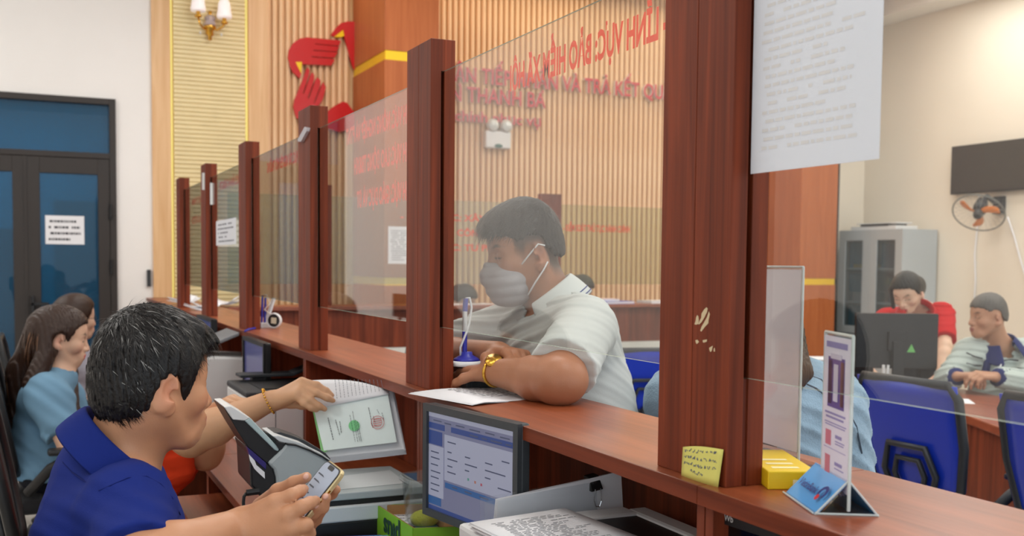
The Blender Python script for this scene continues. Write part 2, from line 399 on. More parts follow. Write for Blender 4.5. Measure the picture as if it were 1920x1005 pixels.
# ================================================================== service counter
EX = .8494; CX1 = 1.156; CZ = 1.10; PX0, PX1, PL = .877, .939, .178
PY = [7.149, 6.022, 4.819, 3.610, 2.402, 1.195]      # near end of each upright
UN = [8.35]+[y+.03 for y in PY[0:6]]+[-.02]
ctr = thing('service_counter', 'long reddish-brown laminate service counter with lower desk and compartments', 'counter', (1.0, 4.2, 0))
for i in range(len(UN)-1):
    ya, yb = UN[i+1]+.0007, UN[i]-.0007
    if i == 0: yb = WY-.05
    bx('counter_top', (EX, ya, CZ-.027), (CX1, yb, CZ), MAT['top'], ctr, bevel=.0015)
    bx('edge_band', (EX-.0012, ya, CZ-.0265), (EX-.0001, yb, CZ-.0008), MAT['edge'], ctr)
    bx('back_panel', (1.12, ya, 0), (1.138, yb, CZ-.028), MAT['carc'], ctr)
    bx('desk_top', (.5, ya, .725), (1.119, yb, .75), MAT['top'], ctr, bevel=.002)
    for yy in ((ya+.001, ya+.019), (yb-.019, yb-.001)):
        bx('divider', (.862, yy[0], .751), (1.119, yy[1], CZ-.028), MAT['carc'], ctr, bevel=.001)
        bx('desk_side', (.53, yy[0], 0), (1.119, yy[1], .724), MAT['carc'], ctr)
# pull-out keyboard tray by the second seat
tr = MB().box((.36, 2.75, .64), (.8, 3.45, .66)).box((.36, 2.75, .66), (.385, 3.45, .69)).build('keyboard_tray', MAT['top'], ctr, bevel=.002)
# uprights
def upright(x0, y0, z0, z1, label, alongx=False, notch=True):
    t = thing('partition_post', label, 'post', (x0+.03, y0+PL/2, z0), 'wooden partition posts')
    h = z1-z0
    a = MB(); 
    for k in (0, 1):
        ya = -PL/2 + k*(PL/2) + .0006; yb = ya + PL/2 - .0012
        bx_ = MB().box((-.0315, ya, 0), (-.0045, yb, h)).build('face_board', MAT['post'], t, world=False, bevel=.0012)
        MB().box((.0035, ya, 0), (.0315, yb, h)).build('rear_board', MAT['post'], t, world=False, bevel=.0012)
    MB().box((-.0046, -PL/2+.004, 0), (.0036, PL/2-.004, .152)).build('core_strip', MAT['post'], t, world=False)
    MB().box((-.0046, -PL/2+.0015, .772), (.0036, PL/2-.0015, h)).build('core_strip', MAT['post'], t, world=False)
    MB().box((-.0046, -PL/2+.03, .152), (.0036, PL/2-.03, .772)).build('groove', MAT['groove'], t, world=False)
    if alongx: t.rotation_euler = (0, 0, math.pi/2); t.location = (x0+PL/2, y0+.03, z0)
    return t
names = ['farthest post of the wooden partition, at the end of the counter', 'wooden partition post with a white strip, second from the far end', 'wooden partition post beside the white pen rack',
         'wooden partition post with a small clear hook near its top', 'wooden partition post left of the masked man in the white shirt', 'large near wooden partition post with a yellow note and chipped patches']
posts = []
for i, y in enumerate(PY): posts.append(upright(PX0, y, CZ, 2.35 if i == 5 else 1.9475, names[i]))
# the near post runs on beyond the frame
GX0, GX1, GZ0, GZ1 = .9075, .9125, CZ+.1525, CZ+.7715
def sheet(ya, yb, label, x0=None, x1=None):
    t = thing('partition_glass', label, 'glass panel', (.91, (ya+yb)/2, GZ0), 'glass panels of the partition')
    b = MB(); b.box((GX0, ya, GZ0), (GX1, yb, GZ1)); b.m = [1, 1, 1, 0, 1, 0]
    b.build('pane', [MAT['pane'], MAT['gedge']], t); return t
panes = []
gl_labels = ['farthest glass partition panel, two red lines near its top', 'glass partition panel with a white notice, third bay from the far end', 'glass partition panel behind the pen rack, one red line',
             'glass partition panel with three lines of mirrored red lettering', 'large glass partition panel with red lettering in front of the masked man', 'near glass partition panel with a paper sheet hanging on it']
for i in range(6):
    ya = PY[i+1]+PL-.028 if i < 5 else .35
    panes.append(sheet(ya, PY[i]+.028, gl_labels[i]))
# ================================================================== lettering
def text_geo(s, cap=.05, xs=1., bold=0., extr=0., align='LEFT', spacing=1.):
    """verts (n,3) and faces of a line of text lying in the xy plane, capital height cap"""
    def mk(body):
        c = bpy.data.curves.new('t', 'FONT'); c.body = body; c.size = 1; c.extrude = extr; c.offset = bold; c.resolution_u = 3; c.space_character = spacing
        o = bpy.data.objects.new('t', c); COL.objects.link(o)
        dg = bpy.context.evaluated_depsgraph_get(); me = bpy.data.meshes.new_from_object(o.evaluated_get(dg))
        v = np.array([x.co[:] for x in me.vertices]).reshape(-1, 3); f = [tuple(p.vertices) for p in me.polygons]; nz = [p.normal.z for p in me.polygons]
        bpy.data.objects.remove(o); bpy.data.curves.remove(c); bpy.data.meshes.remove(me); return v, f, nz
    h, _, _ = mk('H'); H_ = h[:, 1].max()-h[:, 1].min()
    v, f, nz = mk(s); k = cap/H_
    v = v*np.array((k*xs, k, 1))
    if align == 'RIGHT': v[:, 0] -= v[:, 0].max()
    elif align == 'CENTER': v[:, 0] -= (v[:, 0].max()+v[:, 0].min())/2
    return v, f, nz
def place_text(mb, s, o, ex, ey, cap, mi=0, width=None, **k):
    v, f, nz = text_geo(s, cap, **k)
    if width:
        w = v[:, 0].max()-v[:, 0].min(); v[:, 0] *= width/w
    o, ex, ey = map(lambda a: np.asarray(a, float), (o, ex, ey)); ez = np.cross(ex, ey)
    mb.add(o+v[:, :1]*ex+v[:, 1:2]*ey+v[:, 2:]*ez, f, mi)
def lines_of_print(mb, o, ex, ey, w, h, rows, seed=0, mi=0, fill=.62, lift=.0006, gapp=.12):
    """small rows of word-sized marks: print too small to read"""
    r = random.Random(seed); o, ex, ey = map(lambda a: np.asarray(a, float), (o, ex, ey)); ez = nrm(np.cross(ex, ey))*lift
    rh = h/rows
    for i in range(rows):
        x = r.random()*w*.08; end = w*(r.uniform(.55, 1))
        while x < end:
            ww = r.uniform(.03, .11)*w
            p = o+ex*x+ey*(h-(i+1)*rh+rh*.25)+ez
            mb.add([p, p+ex*min(ww, end-x+.001), p+ex*min(ww, end-x+.001)+ey*rh*fill*.6, p+ey*rh*fill*.6], [(0, 1, 2, 3)], mi)
            x += ww+w*.02
            if r.random() < gapp: x += w*.08
EXm, EZ = np.array((0, -1., 0)), np.array((0, 0, 1.))       # lettering reads from the public side: its left is towards -Y seen from +X
# from +X side looking to -X: right-hand is +Y
RX, UP = np.array((0, 1., 0)), np.array((0, 0, 1.))
GF = .9132
def glass_text(panel, rows):
    b = MB()
    for (txt, y0, z, cap, wid) in rows:
        place_text(b, txt, (GF, y0, z), RX, UP, cap, bold=.034, width=wid)
    b.build('lettering', MAT['red_print'], panel)
glass_text(panes[4], [('- LĨNH VỰC: BẢO HIỂM XÃ HỘI', 1.423, 1.771, .053, .60)])
glass_text(panes[3], [('- LĨNH VỰC: NÔNG NGHIỆP VÀ PTNT', 2.60, 1.782, .052, .69), ('- LĨNH VỰC: LAO ĐỘNG TB&XH', 2.60, 1.682, .052, .595), ('- LĨNH VỰC: GIÁO DỤC VÀ ĐT', 2.60, 1.578, .052, .565)])
glass_text(panes[2], [('- LĨNH VỰC: TÀI NGUYÊN MÔI TRƯỜNG', 3.83, 1.785, .044, .70)])
glass_text(panes[1], [('- LĨNH VỰC: VĂN HÓA THÔNG TIN', 5.05, 1.785, .044, .73)])
glass_text(panes[0], [('- LĨNH VỰC: TƯ PHÁP', 6.25, 1.755, .04, .62), ('- LĨNH VỰC: HỘ TỊCH', 6.25, 1.64, .04, .62)])
def notice(name, label, cat, quad, mat, dv, rows=14, ink='paleink', group=None, seed=3, m=.08):
    """thin sheet with rows of print; quad: lower-left corner, width vector, height vector"""
    o, ex, ey = map(lambda a: np.asarray(a, float), quad); w, h = np.linalg.norm(ex), np.linalg.norm(ey); ux, uy = ex/w, ey/h; n = nrm(np.cross(ux, uy))
    t = thing(name, label, cat, o, group)
    MB().prism([o, o+ex, o+ex+ey, o+ey], -n*dv).build('sheet', mat, t)
    b = MB(); lines_of_print(b, o+ux*w*m+uy*h*m, ux, uy, w*(1-2*m), h*(1-2*m), rows, seed)
    b.build('print', MAT[ink], t, kind='stuff'); return t
# sheets on the glass (staff side is their back)
pb = thin_paper('sheet_back', (238, 240, 245), .5, .7)
t = notice('hanging_sheet', 'large white printed sheet hanging on the near glass panel', 'paper', ((.9064, 1.196, 1.537), (0, -.243, 0), (0, 0, .34)), pb, .0006, 24, 'paleink')
notice('posted_notice', 'white paper notice stuck on the third glass panel from the far end', 'paper', ((.9064, 5.86, 1.492), (0, -.68*.9, 0), (0, 0, .13)), pb, .0006, 5, 'ink', seed=5)
# ------------------------------------------------------------------ second leg of the counter, along the far wall
FY = 7.2
fc = thing('far_counter', 'second counter leg along the far wall with brown front and pale marble base', 'counter', (4.3, FY+.3, 0))
marble = M('pale_marble', (222, 224, 218), .25, var=.1, vscale=3, bump=.01)
x0 = CX1+.03; k = 0
while x0 < 5.5:
    x1 = min(x0+1.21, 5.5)
    bx('counter_top', (x0, FY-.03, 1.073), (x1-.001, FY+.33, 1.10), MAT['top'], fc, bevel=.002)
    bx('front_panel', (x0, FY+.02, .80), (x1-.001, FY+.045, 1.072), MAT['carc'], fc)
    bx('marble_panel', (x0, FY+.0, .0), (x1-.001, FY+.05, .798), marble, fc)
    bx('desk_top', (x0, FY+.06, .72), (x1-.001, FY+.8, .75), MAT['top'], fc); x0 = x1
fposts = [upright(x, FY+.07, CZ, 1.9475, lb, True) for x, lb in ((1.74, 'partition post on the far counter behind the lettered glass'), (3.55, 'partition post on the far counter, right behind the head of the masked man'), (5.32, 'partition post on the far counter hidden behind the near post'))]
def fsheet(xa, xb, rows, label):
    t = thing('partition_glass', label, 'glass panel', ((xa+xb)/2, FY+.1, GZ0), 'glass panels on the far counter')
    b = MB(); b.box((xa, FY+.1015, GZ0), (xb, FY+.1065, GZ1)); b.m = [1, 1, 0, 1, 0, 1]; b.build('pane', [MAT['pane2'], MAT['gedge']], t)
    b = MB()
    for tx, x, z, cap, w in rows: place_text(b, tx, (x, FY+.1005, z), (1, 0, 0), UP, cap, bold=.03, width=w)
    if rows: b.build('lettering', MAT['red_print'], t)
    return t
MAT['pane2'] = glass('green_tinted_partition_glass', (236, 240, 228), 0, 1.)
fsheet(CX1+.05, 1.74+.03, [], 'far counter glass panel next to the corner of the two counters')
fsheet(1.74+PL-.03, 3.58, [('- LĨNH VỰC: XÂY DỰNG', 2.43, 1.722, .05, .95), ('- LĨNH VỰC: CÔNG THƯƠNG', 2.43, 1.612, .05, 1.02), ('- LĨNH VỰC: TƯ PHÁP', 2.43, 1.502, .05, .85)], 'far counter glass panel with three red lines, left of the masked man')
fsheet(3.55+PL-.03, 5.35, [('- KIỂM SOÁT THỦ TỤC HÀNH CHÍNH', 3.76, 1.668, .052, .60)], 'far counter glass panel with one red line, right of the masked man')
notice('posted_notice', 'paper notice on the far glass seen through the lettered near panel', 'paper', ((2.34, FY+.1, 1.40), (.2, 0, 0), (0, 0, .27)), MAT['paper'], .0006, 14, 'ink', seed=8)
def booklet(name, label, x, y, z, sx, sy, sz, rz, m, cat='booklet', group=None):
    t = thing(name, label, cat, (x, y, z), group); t.rotation_euler = (0, 0, rz)
    MB().box((-sx/2, -sy/2, 0), (sx/2, sy/2, sz*.12)).box((-sx/2, -sy/2, sz*.88), (sx/2, sy/2, sz)).box((-sx/2, -sy/2, 0), (-sx/2+.003, sy/2, sz)).build('cover', m, t, world=False)
    MB().box((-sx/2+.003, -sy/2+.002, sz*.12), (sx/2-.004, sy/2-.002, sz*.88)).build('pages', MAT['paper'], t, world=False); return t
booklet('folder', 'blue folder lying on the far counter, right of the masked man', 4.2, FY+.1, 1.10, .3, .22, .02, .2, MAT['blue'], 'folder')
booklet('booklet', 'white booklet with pink edge lying on top of the blue folder', 4.12, FY+.1, 1.12, .21, .2, .018, -.1, M('pale_pink_cover', (232, 214, 214), .6, bump=.02))
booklet('booklet', 'white booklet lying on the far counter beside the near post', 4.62, FY+.1, 1.10, .25, .2, .022, .1, MAT['white'])
for i, (x, y, r) in enumerate(((2.95, FY+.05, .2), (2.6, FY+.1, -.3))):
    notice('loose_sheet', ('white sheet lying on the far counter near the post', 'white sheet on the far counter behind the pen stand')[i], 'paper', ((x, y, 1.1015), (.28*math.cos(r), .28*math.sin(r), 0), (-.2*math.sin(r), .2*math.cos(r), 0)), MAT['paper'], .001, 10, 'ink', seed=i)

# ------------------------------------------------------------------ on the far wall
ws = thing('wall_sign', 'raised red lettering on the fluted far wall, three lines', 'sign', (4.6, WY-.04, 2.7))
def wall_line(s, x0, x1, z, cap, **k):
    v, f, nz = text_geo(s, cap, bold=.015, extr=.02, **k)
    v[:, 0] *= (x1-x0)/(v[:, 0].max()-v[:, 0].min()); v[:, 0] -= v[:, 0].min()
    # split into letters: islands whose spans overlap belong to one character
    n = len(v); par = list(range(n))
    def fd(a):
        while par[a] != a: par[a] = par[par[a]]; a = par[a]
        return a
    for q in f:
        for a in q[1:]: par[fd(a)] = fd(q[0])
    isl = {}
    for i, q in enumerate(f): isl.setdefault(fd(q[0]), []).append(i)
    items = []
    for r, fs in isl.items():
        xs = [v[a][0] for i in fs for a in f[i]]; items.append([min(xs), max(xs), fs])
    items.sort(key=lambda a: -(a[1]-a[0])); let = []
    for a, b, fs in items:
        for L_ in let:
            ov = min(b, L_[1])-max(a, L_[0])
            if ov > .5*(b-a): L_[2] += fs; break
        else: let.append([a, b, list(fs)])
    for a, b, fs in let:
        mb = MB(); mp = {}
        idx = sorted({q for i in fs for q in f[i]}); mp = {q: i for i, q in enumerate(idx)}
        vv = v[idx]; W = np.stack([x0+vv[:, 0], WY-.045-vv[:, 2], z+vv[:, 1]], 1)
        fr = [tuple(mp[q] for q in f[i]) for i in fs]
        mb.add(W, fr); mb.m = [0 if nz[i] > .5 else 1 for i in fs]
        mb.build('letter', [MAT['letter_red'], MAT['letter_side']], ws)
wall_line('BỘ PHẬN TIẾP NHẬN VÀ TRẢ KẾT QUẢ', 3.13, 5.93, 3.085, .142)
wall_line('HUYỆN THANH BA', 3.10, 4.50, 2.905, .142)
wall_line('Nền hành chính phục vụ', 2.9, 4.45, 2.725, .1)
# bird emblem
em = thing('wall_emblem', 'red bird emblem with yellow beaks on the fluted far wall', 'emblem', (2.3, WY-.05, 2.7))
EYq = WY-.06
def zpx(zx, zy): return at(500+zx/4.57, 20+zy/4.57, Y=EYq)     # traced outline, laid on the wall plane at true size
def emb(name, poly, m, t=.035):
    P = np.array([zpx(*p) for p in poly]); MB().prism(P, (0, t, 0)).build(name, m, em)
emb('wing', [(345, 228), (280, 240), (225, 280), (192, 335), (184, 400), (200, 470), (225, 525), (285, 578), (296, 540), (248, 440), (303, 440), (303, 458), (440, 464), (553, 470), (585, 422), (560, 412), (385, 398), (385, 392), (580, 404), (610, 357), (400, 343), (400, 336), (600, 350), (622, 308), (415, 288), (415, 282), (620, 300), (636, 256), (480, 240)], MAT['red'])
emb('beak', [(248, 440), (303, 440), (296, 540)], MAT['yellow'], .05)
emb('tail_wing', [(350, 482), (330, 530), (290, 640), (240, 760), (230, 820), (245, 890), (262, 925), (330, 930), (430, 830), (478, 770), (498, 700), (508, 655), (485, 610), (470, 640), (412, 792), (406, 790), (460, 640), (462, 600), (436, 568), (420, 590), (362, 752), (355, 748), (408, 590), (408, 552), (392, 525), (375, 550), (318, 712), (311, 708), (365, 540), (370, 512)], MAT['red'])
emb('wing', [(735, 92), (690, 92), (640, 105), (600, 140), (550, 208), (580, 222), (655, 165), (665, 218), (740, 485), (800, 560), (800, 100)], MAT['red'])
emb('beak', [(580, 224), (655, 165), (666, 216), (640, 226)], MAT['yellow'], .05)
emb('lower_wing', [(655, 778), (610, 800), (560, 830), (480, 900), (500, 1000), (620, 1040), (780, 1000), (800, 910), (735, 850), (690, 790)], MAT['red'])
# emergency light
eg = thing('emergency_light', 'white twin-head emergency light on the fluted wall above the masked man', 'emergency light', (3.995, WY-.02, 2.49))
MB().box((3.865, WY-.1, 2.49), (4.125, WY-.022, 2.65)).build('housing', MAT['white'], eg, bevel=.012)
MB().tube([(3.995+.06*math.cos(a), WY-.05, 2.65+.025*math.sin(a)) for a in np.linspace(0, math.pi, 9)], .007, 6).build('bracket', MAT['white'], eg)
MB().sphere((3.995, WY-.098, 2.512), (.045, .006, .02)).build('indicator', M('green_indicator', (40, 90, 80), .3, bump=.01), eg)
lens = M('lamp_glass', (225, 228, 226), .08, trans=.35, bump=.01)
for x in (3.935, 4.075):
    R = np.array([[1, 0, 0], [0, .35, -.94], [0, .94, .35]])
    h = MB().lathe([(.015, -.05), (.05, -.035), (.062, 0), (.06, .008)], 20, (x, WY-.1, 2.70), np.array([[1, 0, 0], [0, 0, -1], [0, 1, 0]])).build('lamp_head', MAT['white'], eg, smooth=True)
    MB().lathe([(.0, .02), (.04, .012), (.058, .004), (.0, .0)], 20, (x, WY-.106, 2.70), np.array([[1, 0, 0], [0, 0, -1], [0, 1, 0]])).build('lamp_lens', lens, h, smooth=True)
# crystal sconce
sx, sy, sz = 1.372, WY-.02, 3.24
sc = thing('wall_sconce', 'gilded twin-arm wall sconce with white glass shades on the cream slats', 'wall lamp', (sx, sy, sz))
MB().lathe([(0, 0), (.018, .01), (.012, .035), (.03, .05), (.022, .08), (.05, .1), (.045, .13), (.02, .16), (.03, .19), (.012, .22), (.02, .24), (0, .25)], 14, (sx, sy-.05, sz)).build('stem', MAT['gold'], sc, smooth=True)
MB().lathe([(.02, .0), (.056, .015), (.04, .05), (.048, .08), (.02, .1)], 10, (sx, sy-.055, sz+.11)).build('crystal_vase', M('crystal', (230, 220, 225), .1, trans=.5, bump=.02), sc)
MB().box((sx-.03, sy-.03, sz+.06), (sx+.03, sy+.02, sz+.2)).build('back_plate', MAT['gold'], sc, bevel=.008)
shade_m = M('frosted_shade', (244, 238, 240), .4, var=.05, vscale=30, bump=.05, bscale=60, emit=(255, 240, 232), estr=.35)
for s_ in (-1, 1):
    ex = sx+s_*.105; dz = .02 if s_ < 0 else -.015
    MB().tube([(sx, sy-.055, sz+.12), (sx+s_*.05, sy-.09, sz+.085), (sx+s_*.09, sy-.12, sz+.11), (ex, sy-.125, sz+.15+dz)], .008, 8).build('arm', MAT['gold'], sc, smooth=True)
    MB().lathe([(.0, 0), (.026, .004), (.03, .015), (.014, .03), (.02, .05), (.016, .07)], 14, (ex, sy-.125, sz+.145+dz)).build('cup', MAT['gold'], sc, smooth=True)
    MB().lathe([(.058, .0), (.062, .02), (.054, .06), (.05, .11), (.036, .15), (.02, .16)], 20, (ex, sy-.125, sz+.195+dz)).build('shade', shade_m, sc, smooth=True)
    MB().lathe([(0, -.02), (.009, 0), (0, .018)], 8, (sx+s_*.085, sy-.1, sz+.05)).build('crystal_drop', MAT['white'], sc)
# notice on the door
notice('door_notice', 'white paper notice stuck on the glass of the door', 'paper', ((.095, WY-.006, 1.53), (.288, 0, 0), (0, 0, .228)), MAT['paper'], .0008, 4, 'darkink', seed=12)
bx('light_switch', (.86, WY-.03, 1.19), (.89, WY-.001, 1.33), MAT['black2'], None, .004, label='small dark wall switch beside the pale oak strip', category='switch')

# ------------------------------------------------------------------ office chair
def office_chair(loc, rz, label, seatm, meshm, framem, group=None, backh=.98, arm=True, headrest=False):
    t = thing('office_chair', label, 'office chair', (loc[0], loc[1], 0), group)
    MB().box((-.24, -.24, .43), (.24, .24, .49)).build('seat', seatm, t, world=False, bevel=.025, seg=3)
    b0, w0, w1 = .58, .2, .23; zt = backh
    pts = [(-.215, -w0, b0)]
    n = 12
    outl = [(w0*.8, b0), (w0, b0+.04), (w1, b0+.2), (w1, zt-.05), (w1-.03, zt), (-w1+.03, zt), (-w1, zt-.05), (-w1, b0+.2), (-w0, b0+.04), (-w0*.8, b0)]
    bk = lambda y, z: (-.24-.09*(z-.55)/.45-.0+.25*y*y, y, z)
    loop = [bk(y, z) for y, z in outl]; loop.append(loop[0])
    MB().tube(loop, .017, 8).build('back_frame', framem, t, world=False, smooth=True)
    g = [[bk(y*(w0+(w1-w0)*min(1, i/3.)), b0+(zt-b0)*i/8) for y in np.linspace(-1, 1, 9)] for i in range(9)]
    o = MB().grid(g).build('back_mesh', meshm, t, world=False, smooth=True); sd = o.modifiers.new('thick', 'SOLIDIFY'); sd.thickness = .006
    loop = [(lambda p: (p[0]-.022, p[1], p[2]))(bk(y, z)) for y, z in [(-.1, .60), (-.12, .66), (-.085, .76), (.085, .76), (.12, .66), (.1, .60)]]
    MB().tube(loop, .013, 6).tube([(lambda p: (p[0]-.022, p[1], p[2]))(bk(y, z)) for y, z in [(-.055, .6), (-.07, .65), (-.05, .71), (.05, .71), (.07, .65), (.055, .6)]], .011, 6).build('lumbar_support', framem, t, world=False, smooth=True)
    MB().tube([(-.1, 0, .42), (-.26, 0, .44), (-.275, 0, .6)], .022, 8).build('back_bracket', framem, t, world=False, smooth=True)
    MB().tube([(0, 0, .1), (0, 0, .28)], .028, 12).tube([(0, 0, .28), (0, 0, .43)], .018, 12).build('gas_column', framem, t, world=False)
    if arm:
        for s_ in (-1, 1):
            a = MB().tube([(-.2, s_*.25, .52), (-.12, s_*.3, .62), (-.02, s_*.31, .67), (.05, s_*.31, .675)], .02, 8).tube([(.12, s_*.2, .44), (.14, s_*.29, .5), (.1, s_*.31, .66)], .018, 8)
            ar = a.build('armrest', framem, t, world=False, smooth=True)
            MB().box((-.13, s_*.31-.035, .672), (.15, s_*.31+.035, .695)).build('arm_pad', framem, ar, world=False, bevel=.01)
    if headrest: MB().box((-.39, -.13, 1.08), (-.35, .13, 1.22)).tube([(-.34, 0, .96), (-.36, 0, 1.1)], .012).build('headrest', framem, t, world=False, bevel=.015)
    for k_ in range(5):
        a = 2*math.pi*k_/5+.3; c, s_ = math.cos(a), math.sin(a)
        lg = MB().tube([(0, 0, .11), (c*.16, s_*.16, .1), (c*.29, s_*.29, .075)], (.03, .022, .016), 8).build('base_leg', framem, t, world=False, smooth=True)
        MB().tube([(c*.29-s_*.02, s_*.29+c*.02, .03), (c*.29+s_*.02, s_*.29-c*.02, .03)], .03, 12).build('caster', MAT['black'], lg, world=False)
    t.rotation_euler = (0, 0, rz); return t
meshblack = glass('black_chair_mesh', (60, 60, 64), .5, .2, .85, (22, 22, 25)); clothblack = M('black_seat_fabric', (24, 24, 27), .9, bump=.3, bscale=600)
meshblue = glass('blue_chair_mesh', (40, 60, 170), .5, .2, .88, (22, 56, 190)); clothblue = M('blue_seat_fabric', (20, 54, 185), .85, bump=.3, bscale=500)
fr_dark = M('chair_frame_dark', (38, 42, 48), .45, bump=.05, bscale=300)

# ------------------------------------------------------------------ monitors
def monitor(name, label, tl, ang, w, h, ztop, screen, stand=True, tilt=0., bez=.016, dz=.75, frame_m=None, group=None):
    """tl: X,Y of the left top corner seen from its user; ang: direction of the screen's width (radians from +X); the screen faces left of that turned by -90"""
    ex = np.array((math.cos(ang), math.sin(ang), 0)); ez = np.array((0, 0, 1.)); n = np.cross(ex, ez)      # n points to the user
    o = np.array((tl[0], tl[1], ztop)); fm = frame_m or MAT['black']
    c = o+ex*w/2-ez*h/2
    t = thing(name, label, 'monitor', (c[0]-n[0]*.05, c[1]-n[1]*.05, dz), group)
    R = np.column_stack([ex, ez, n])
    P = lambda pts, d: np.array([c+ex*a+ez*b+n*d for a, b in pts])
    ob = rect2(w, h, .008, 3); MB().prism(P(ob, -.022), n*.020).build('rear_shell', fm, t, bevel=.003)
    ow, oh = w/2, h/2; b = MB()
    iw, ih = ow-bez, oh-bez
    for (a0, b0, a1, b1) in ((-ow, ih, ow, oh), (-ow, -oh, ow, -ih), (-ow, -ih, -iw, ih), (iw, -ih, ow, ih)):
        b.prism(P([(a0, b0), (a1, b0), (a1, b1), (a0, b1)], -.002), n*.010)
    b.build('bezel', fm, t)
    s_ = MB().prism(P([(-iw, -ih), (iw, -ih), (iw, ih), (-iw, ih)], -.002), n*.003).build('screen', screen, t)
    if stand:
        MB().prism([c-n*.06+ex*.03*q+ez*0 for q in (-1, 1)]+[c-n*.06+ex*.03*q-ez*(c[2]-dz-.01) for q in (1, -1)], n*.02).prism([c-n*.045+ex*a+ez*b_ for a, b_ in ((-.05, -.05), (.05, -.05), (.05, .05), (-.05, .05))], n*.03).build('stand_neck', fm, t, bevel=.003)
        ft = c*np.array((1, 1, 0))-n*.05+np.array((0, 0, dz))
        MB().prism([ft+ex*a+n*b_ for a, b_ in rect2(.24, .17, .05, 4)], ez*.012).build('stand_foot', fm, t, bevel=.003)
    return t, c, ex, ez, n, iw, ih
scr_on = M('screen_lit', (50, 52, 64), .3, emit=(156, 158, 196), estr=.36, bump=.005)
scr_off = M('screen_painted_reflection', (62, 64, 110), .22, emit=(86, 88, 140), estr=.25, bump=.005)  # switched off: lilac reflection put into the colour and a faint glow
scr_blk = M('screen_off', (12, 12, 14), .15, bump=.005)
grey_case = M('dark_grey_case', (58, 62, 66), .4, bump=.04, bscale=400)
t, c, ex, ez, n, iw, ih = monitor('computer_monitor', 'dark grey monitor showing a blue web page under the counter', (.780, 2.160), math.radians(-79.8), .362, .245, 1.104, scr_on, frame_m=grey_case)
def ui(rects):
    for nm, m, rs in rects:
        b = MB()
        for (x0, y0, x1, y1) in rs:
            q = [(-iw+2*iw*x, ih-2*ih*y) for x, y in ((x0, y1), (x1, y1), (x1, y0), (x0, y0))]
            b.prism([c+ex*a+ez*d+n*.0014 for a, d in q], n*.0004)
        b.build(nm, m, t)
E_ = lambda nm, cc, s=.34: M(nm, tuple(x*.45 for x in cc), .4, emit=cc, estr=s, bump=.005)
ui([('page_header', E_('ui_blue', (66, 92, 170)), [(.0, .11, .2, .17), (.28, .11, 1, .165), (0, .19, .17, .33), (.0, .96, 1, 1)]),
    ('page_band', E_('ui_band', (62, 118, 190)), [(.21, .68, .83, .735), (0, .865, .16, .945)]),
    ('page_panel', E_('ui_white', (196, 200, 226), .4), [(.2, .2, 1, .66), (0, .0, 1, .05), (0, .34, .19, .86)]),
    ('page_chip', E_('ui_green', (70, 190, 150)), [(.48, .565, .5, .59)]), ('page_chip', E_('ui_orange', (230, 130, 80)), [(.56, .57, .58, .595)]), ('page_chip', E_('ui_red', (230, 70, 90)), [(.63, .575, .65, .6)])])
b = MB(); r = random.Random(4)
for (x, y, w_) in [(.03, .40, .1), (.03, .46, .11), (.03, .53, .09), (.03, .6, .12), (.03, .66, .1), (.03, .73, .11), (.03, .79, .1), (.24, .26, .1), (.24, .36, .05), (.24, .43, .12), (.24, .5, .06), (.24, .56, .1), (.45, .36, .06), (.45, .43, .14), (.45, .49, .05), (.68, .36, .08), (.68, .43, .12), (.68, .5, .06), (.8, .43, .1), (.82, .56, .14), (.86, .3, .08), (.9, .62, .07), (.5, .135, .1), (.64, .135, .06), (.74, .135, .12), (.06, .075, .1), (.2, .08, .08), (.34, .075, .1), (.5, .08, .12), (.68, .075, .1), (.84, .08, .1), (.9, .135, .06), (.3, .7, .06), (.45, .7, .08), (.62, .7, .1)]:
    q = [(-iw+2*iw*xx, ih-2*ih*yy) for xx, yy in ((x, y+.012), (x+w_, y+.012), (x+w_, y), (x, y))]
    b.prism([c+ex*a+ez*d+n*.0018 for a, d in q], n*.0003)
b.build('page_text', E_('ui_ink', (104, 112, 150), .25), t, kind='stuff')
t2 = monitor('computer_monitor', 'black monitor with white model letters at the bottom right under the counter', (.884, 1.26), math.radians(-84), .44, .29, 1.066, scr_blk, bez=.02)
t, c, ex, ez, n, iw, ih = t2; b = MB(); place_text(b, 'F201BWb', c-ex*(iw-.004)+ez*(ih+.006)+n*.0085, ex, ez, .009, xs=.9); b.build('model_letters', MAT['white'], t)
monitor('computer_monitor', 'slim switched-off monitor with a painted lilac-blue reflection behind the white printer', (.80, 4.45), math.radians(-90), .44, .30, 1.098, scr_off, group='monitors further along the desk')
monitor('computer_monitor', 'switched-off monitor with a painted blue reflection behind the hair of the man in blue', (.78, 5.66), math.radians(-90), .5, .32, 1.130, scr_off, group='monitors further along the desk')

# ------------------------------------------------------------------ scanner with feeder, beside the man in blue
YS = 2.40
st_ = thing('document_scanner', 'grey and black document scanner with feeder tray and flatbed beside the phone', 'scanner', (.62, 2.5, .75))
def zs(zx, zy, Y=YS): return at(400+zx/3.867, 740+zy/3.867, Y=Y)
def ext(name, poly, m, dy, Y=YS, bevel=.003, par=None):
    return MB().prism([zs(x, y, Y) for x, y in poly], (0, dy, 0)).build(name, m, par or st_, bevel=bevel)
ext('side_housing', [(395, 500), (470, 430), (530, 358), (600, 368), (700, 405), (790, 450), (850, 490), (850, 690), (460, 690), (455, 600), (440, 545)], MAT['grey'], .15, bevel=.006)
ext('top_trim', [(528, 352), (600, 362), (705, 400), (795, 445), (856, 486), (851, 498), (790, 457), (700, 412), (600, 373), (532, 366)], MAT['black'], .16, Y=YS-.003, bevel=.001)
ext('rear_cover', [(243, 378), (290, 420), (385, 497), (440, 540), (458, 600), (460, 690), (400, 760), (345, 745), (272, 662), (262, 440)], MAT['black'], .17, Y=YS+.004, bevel=.006)
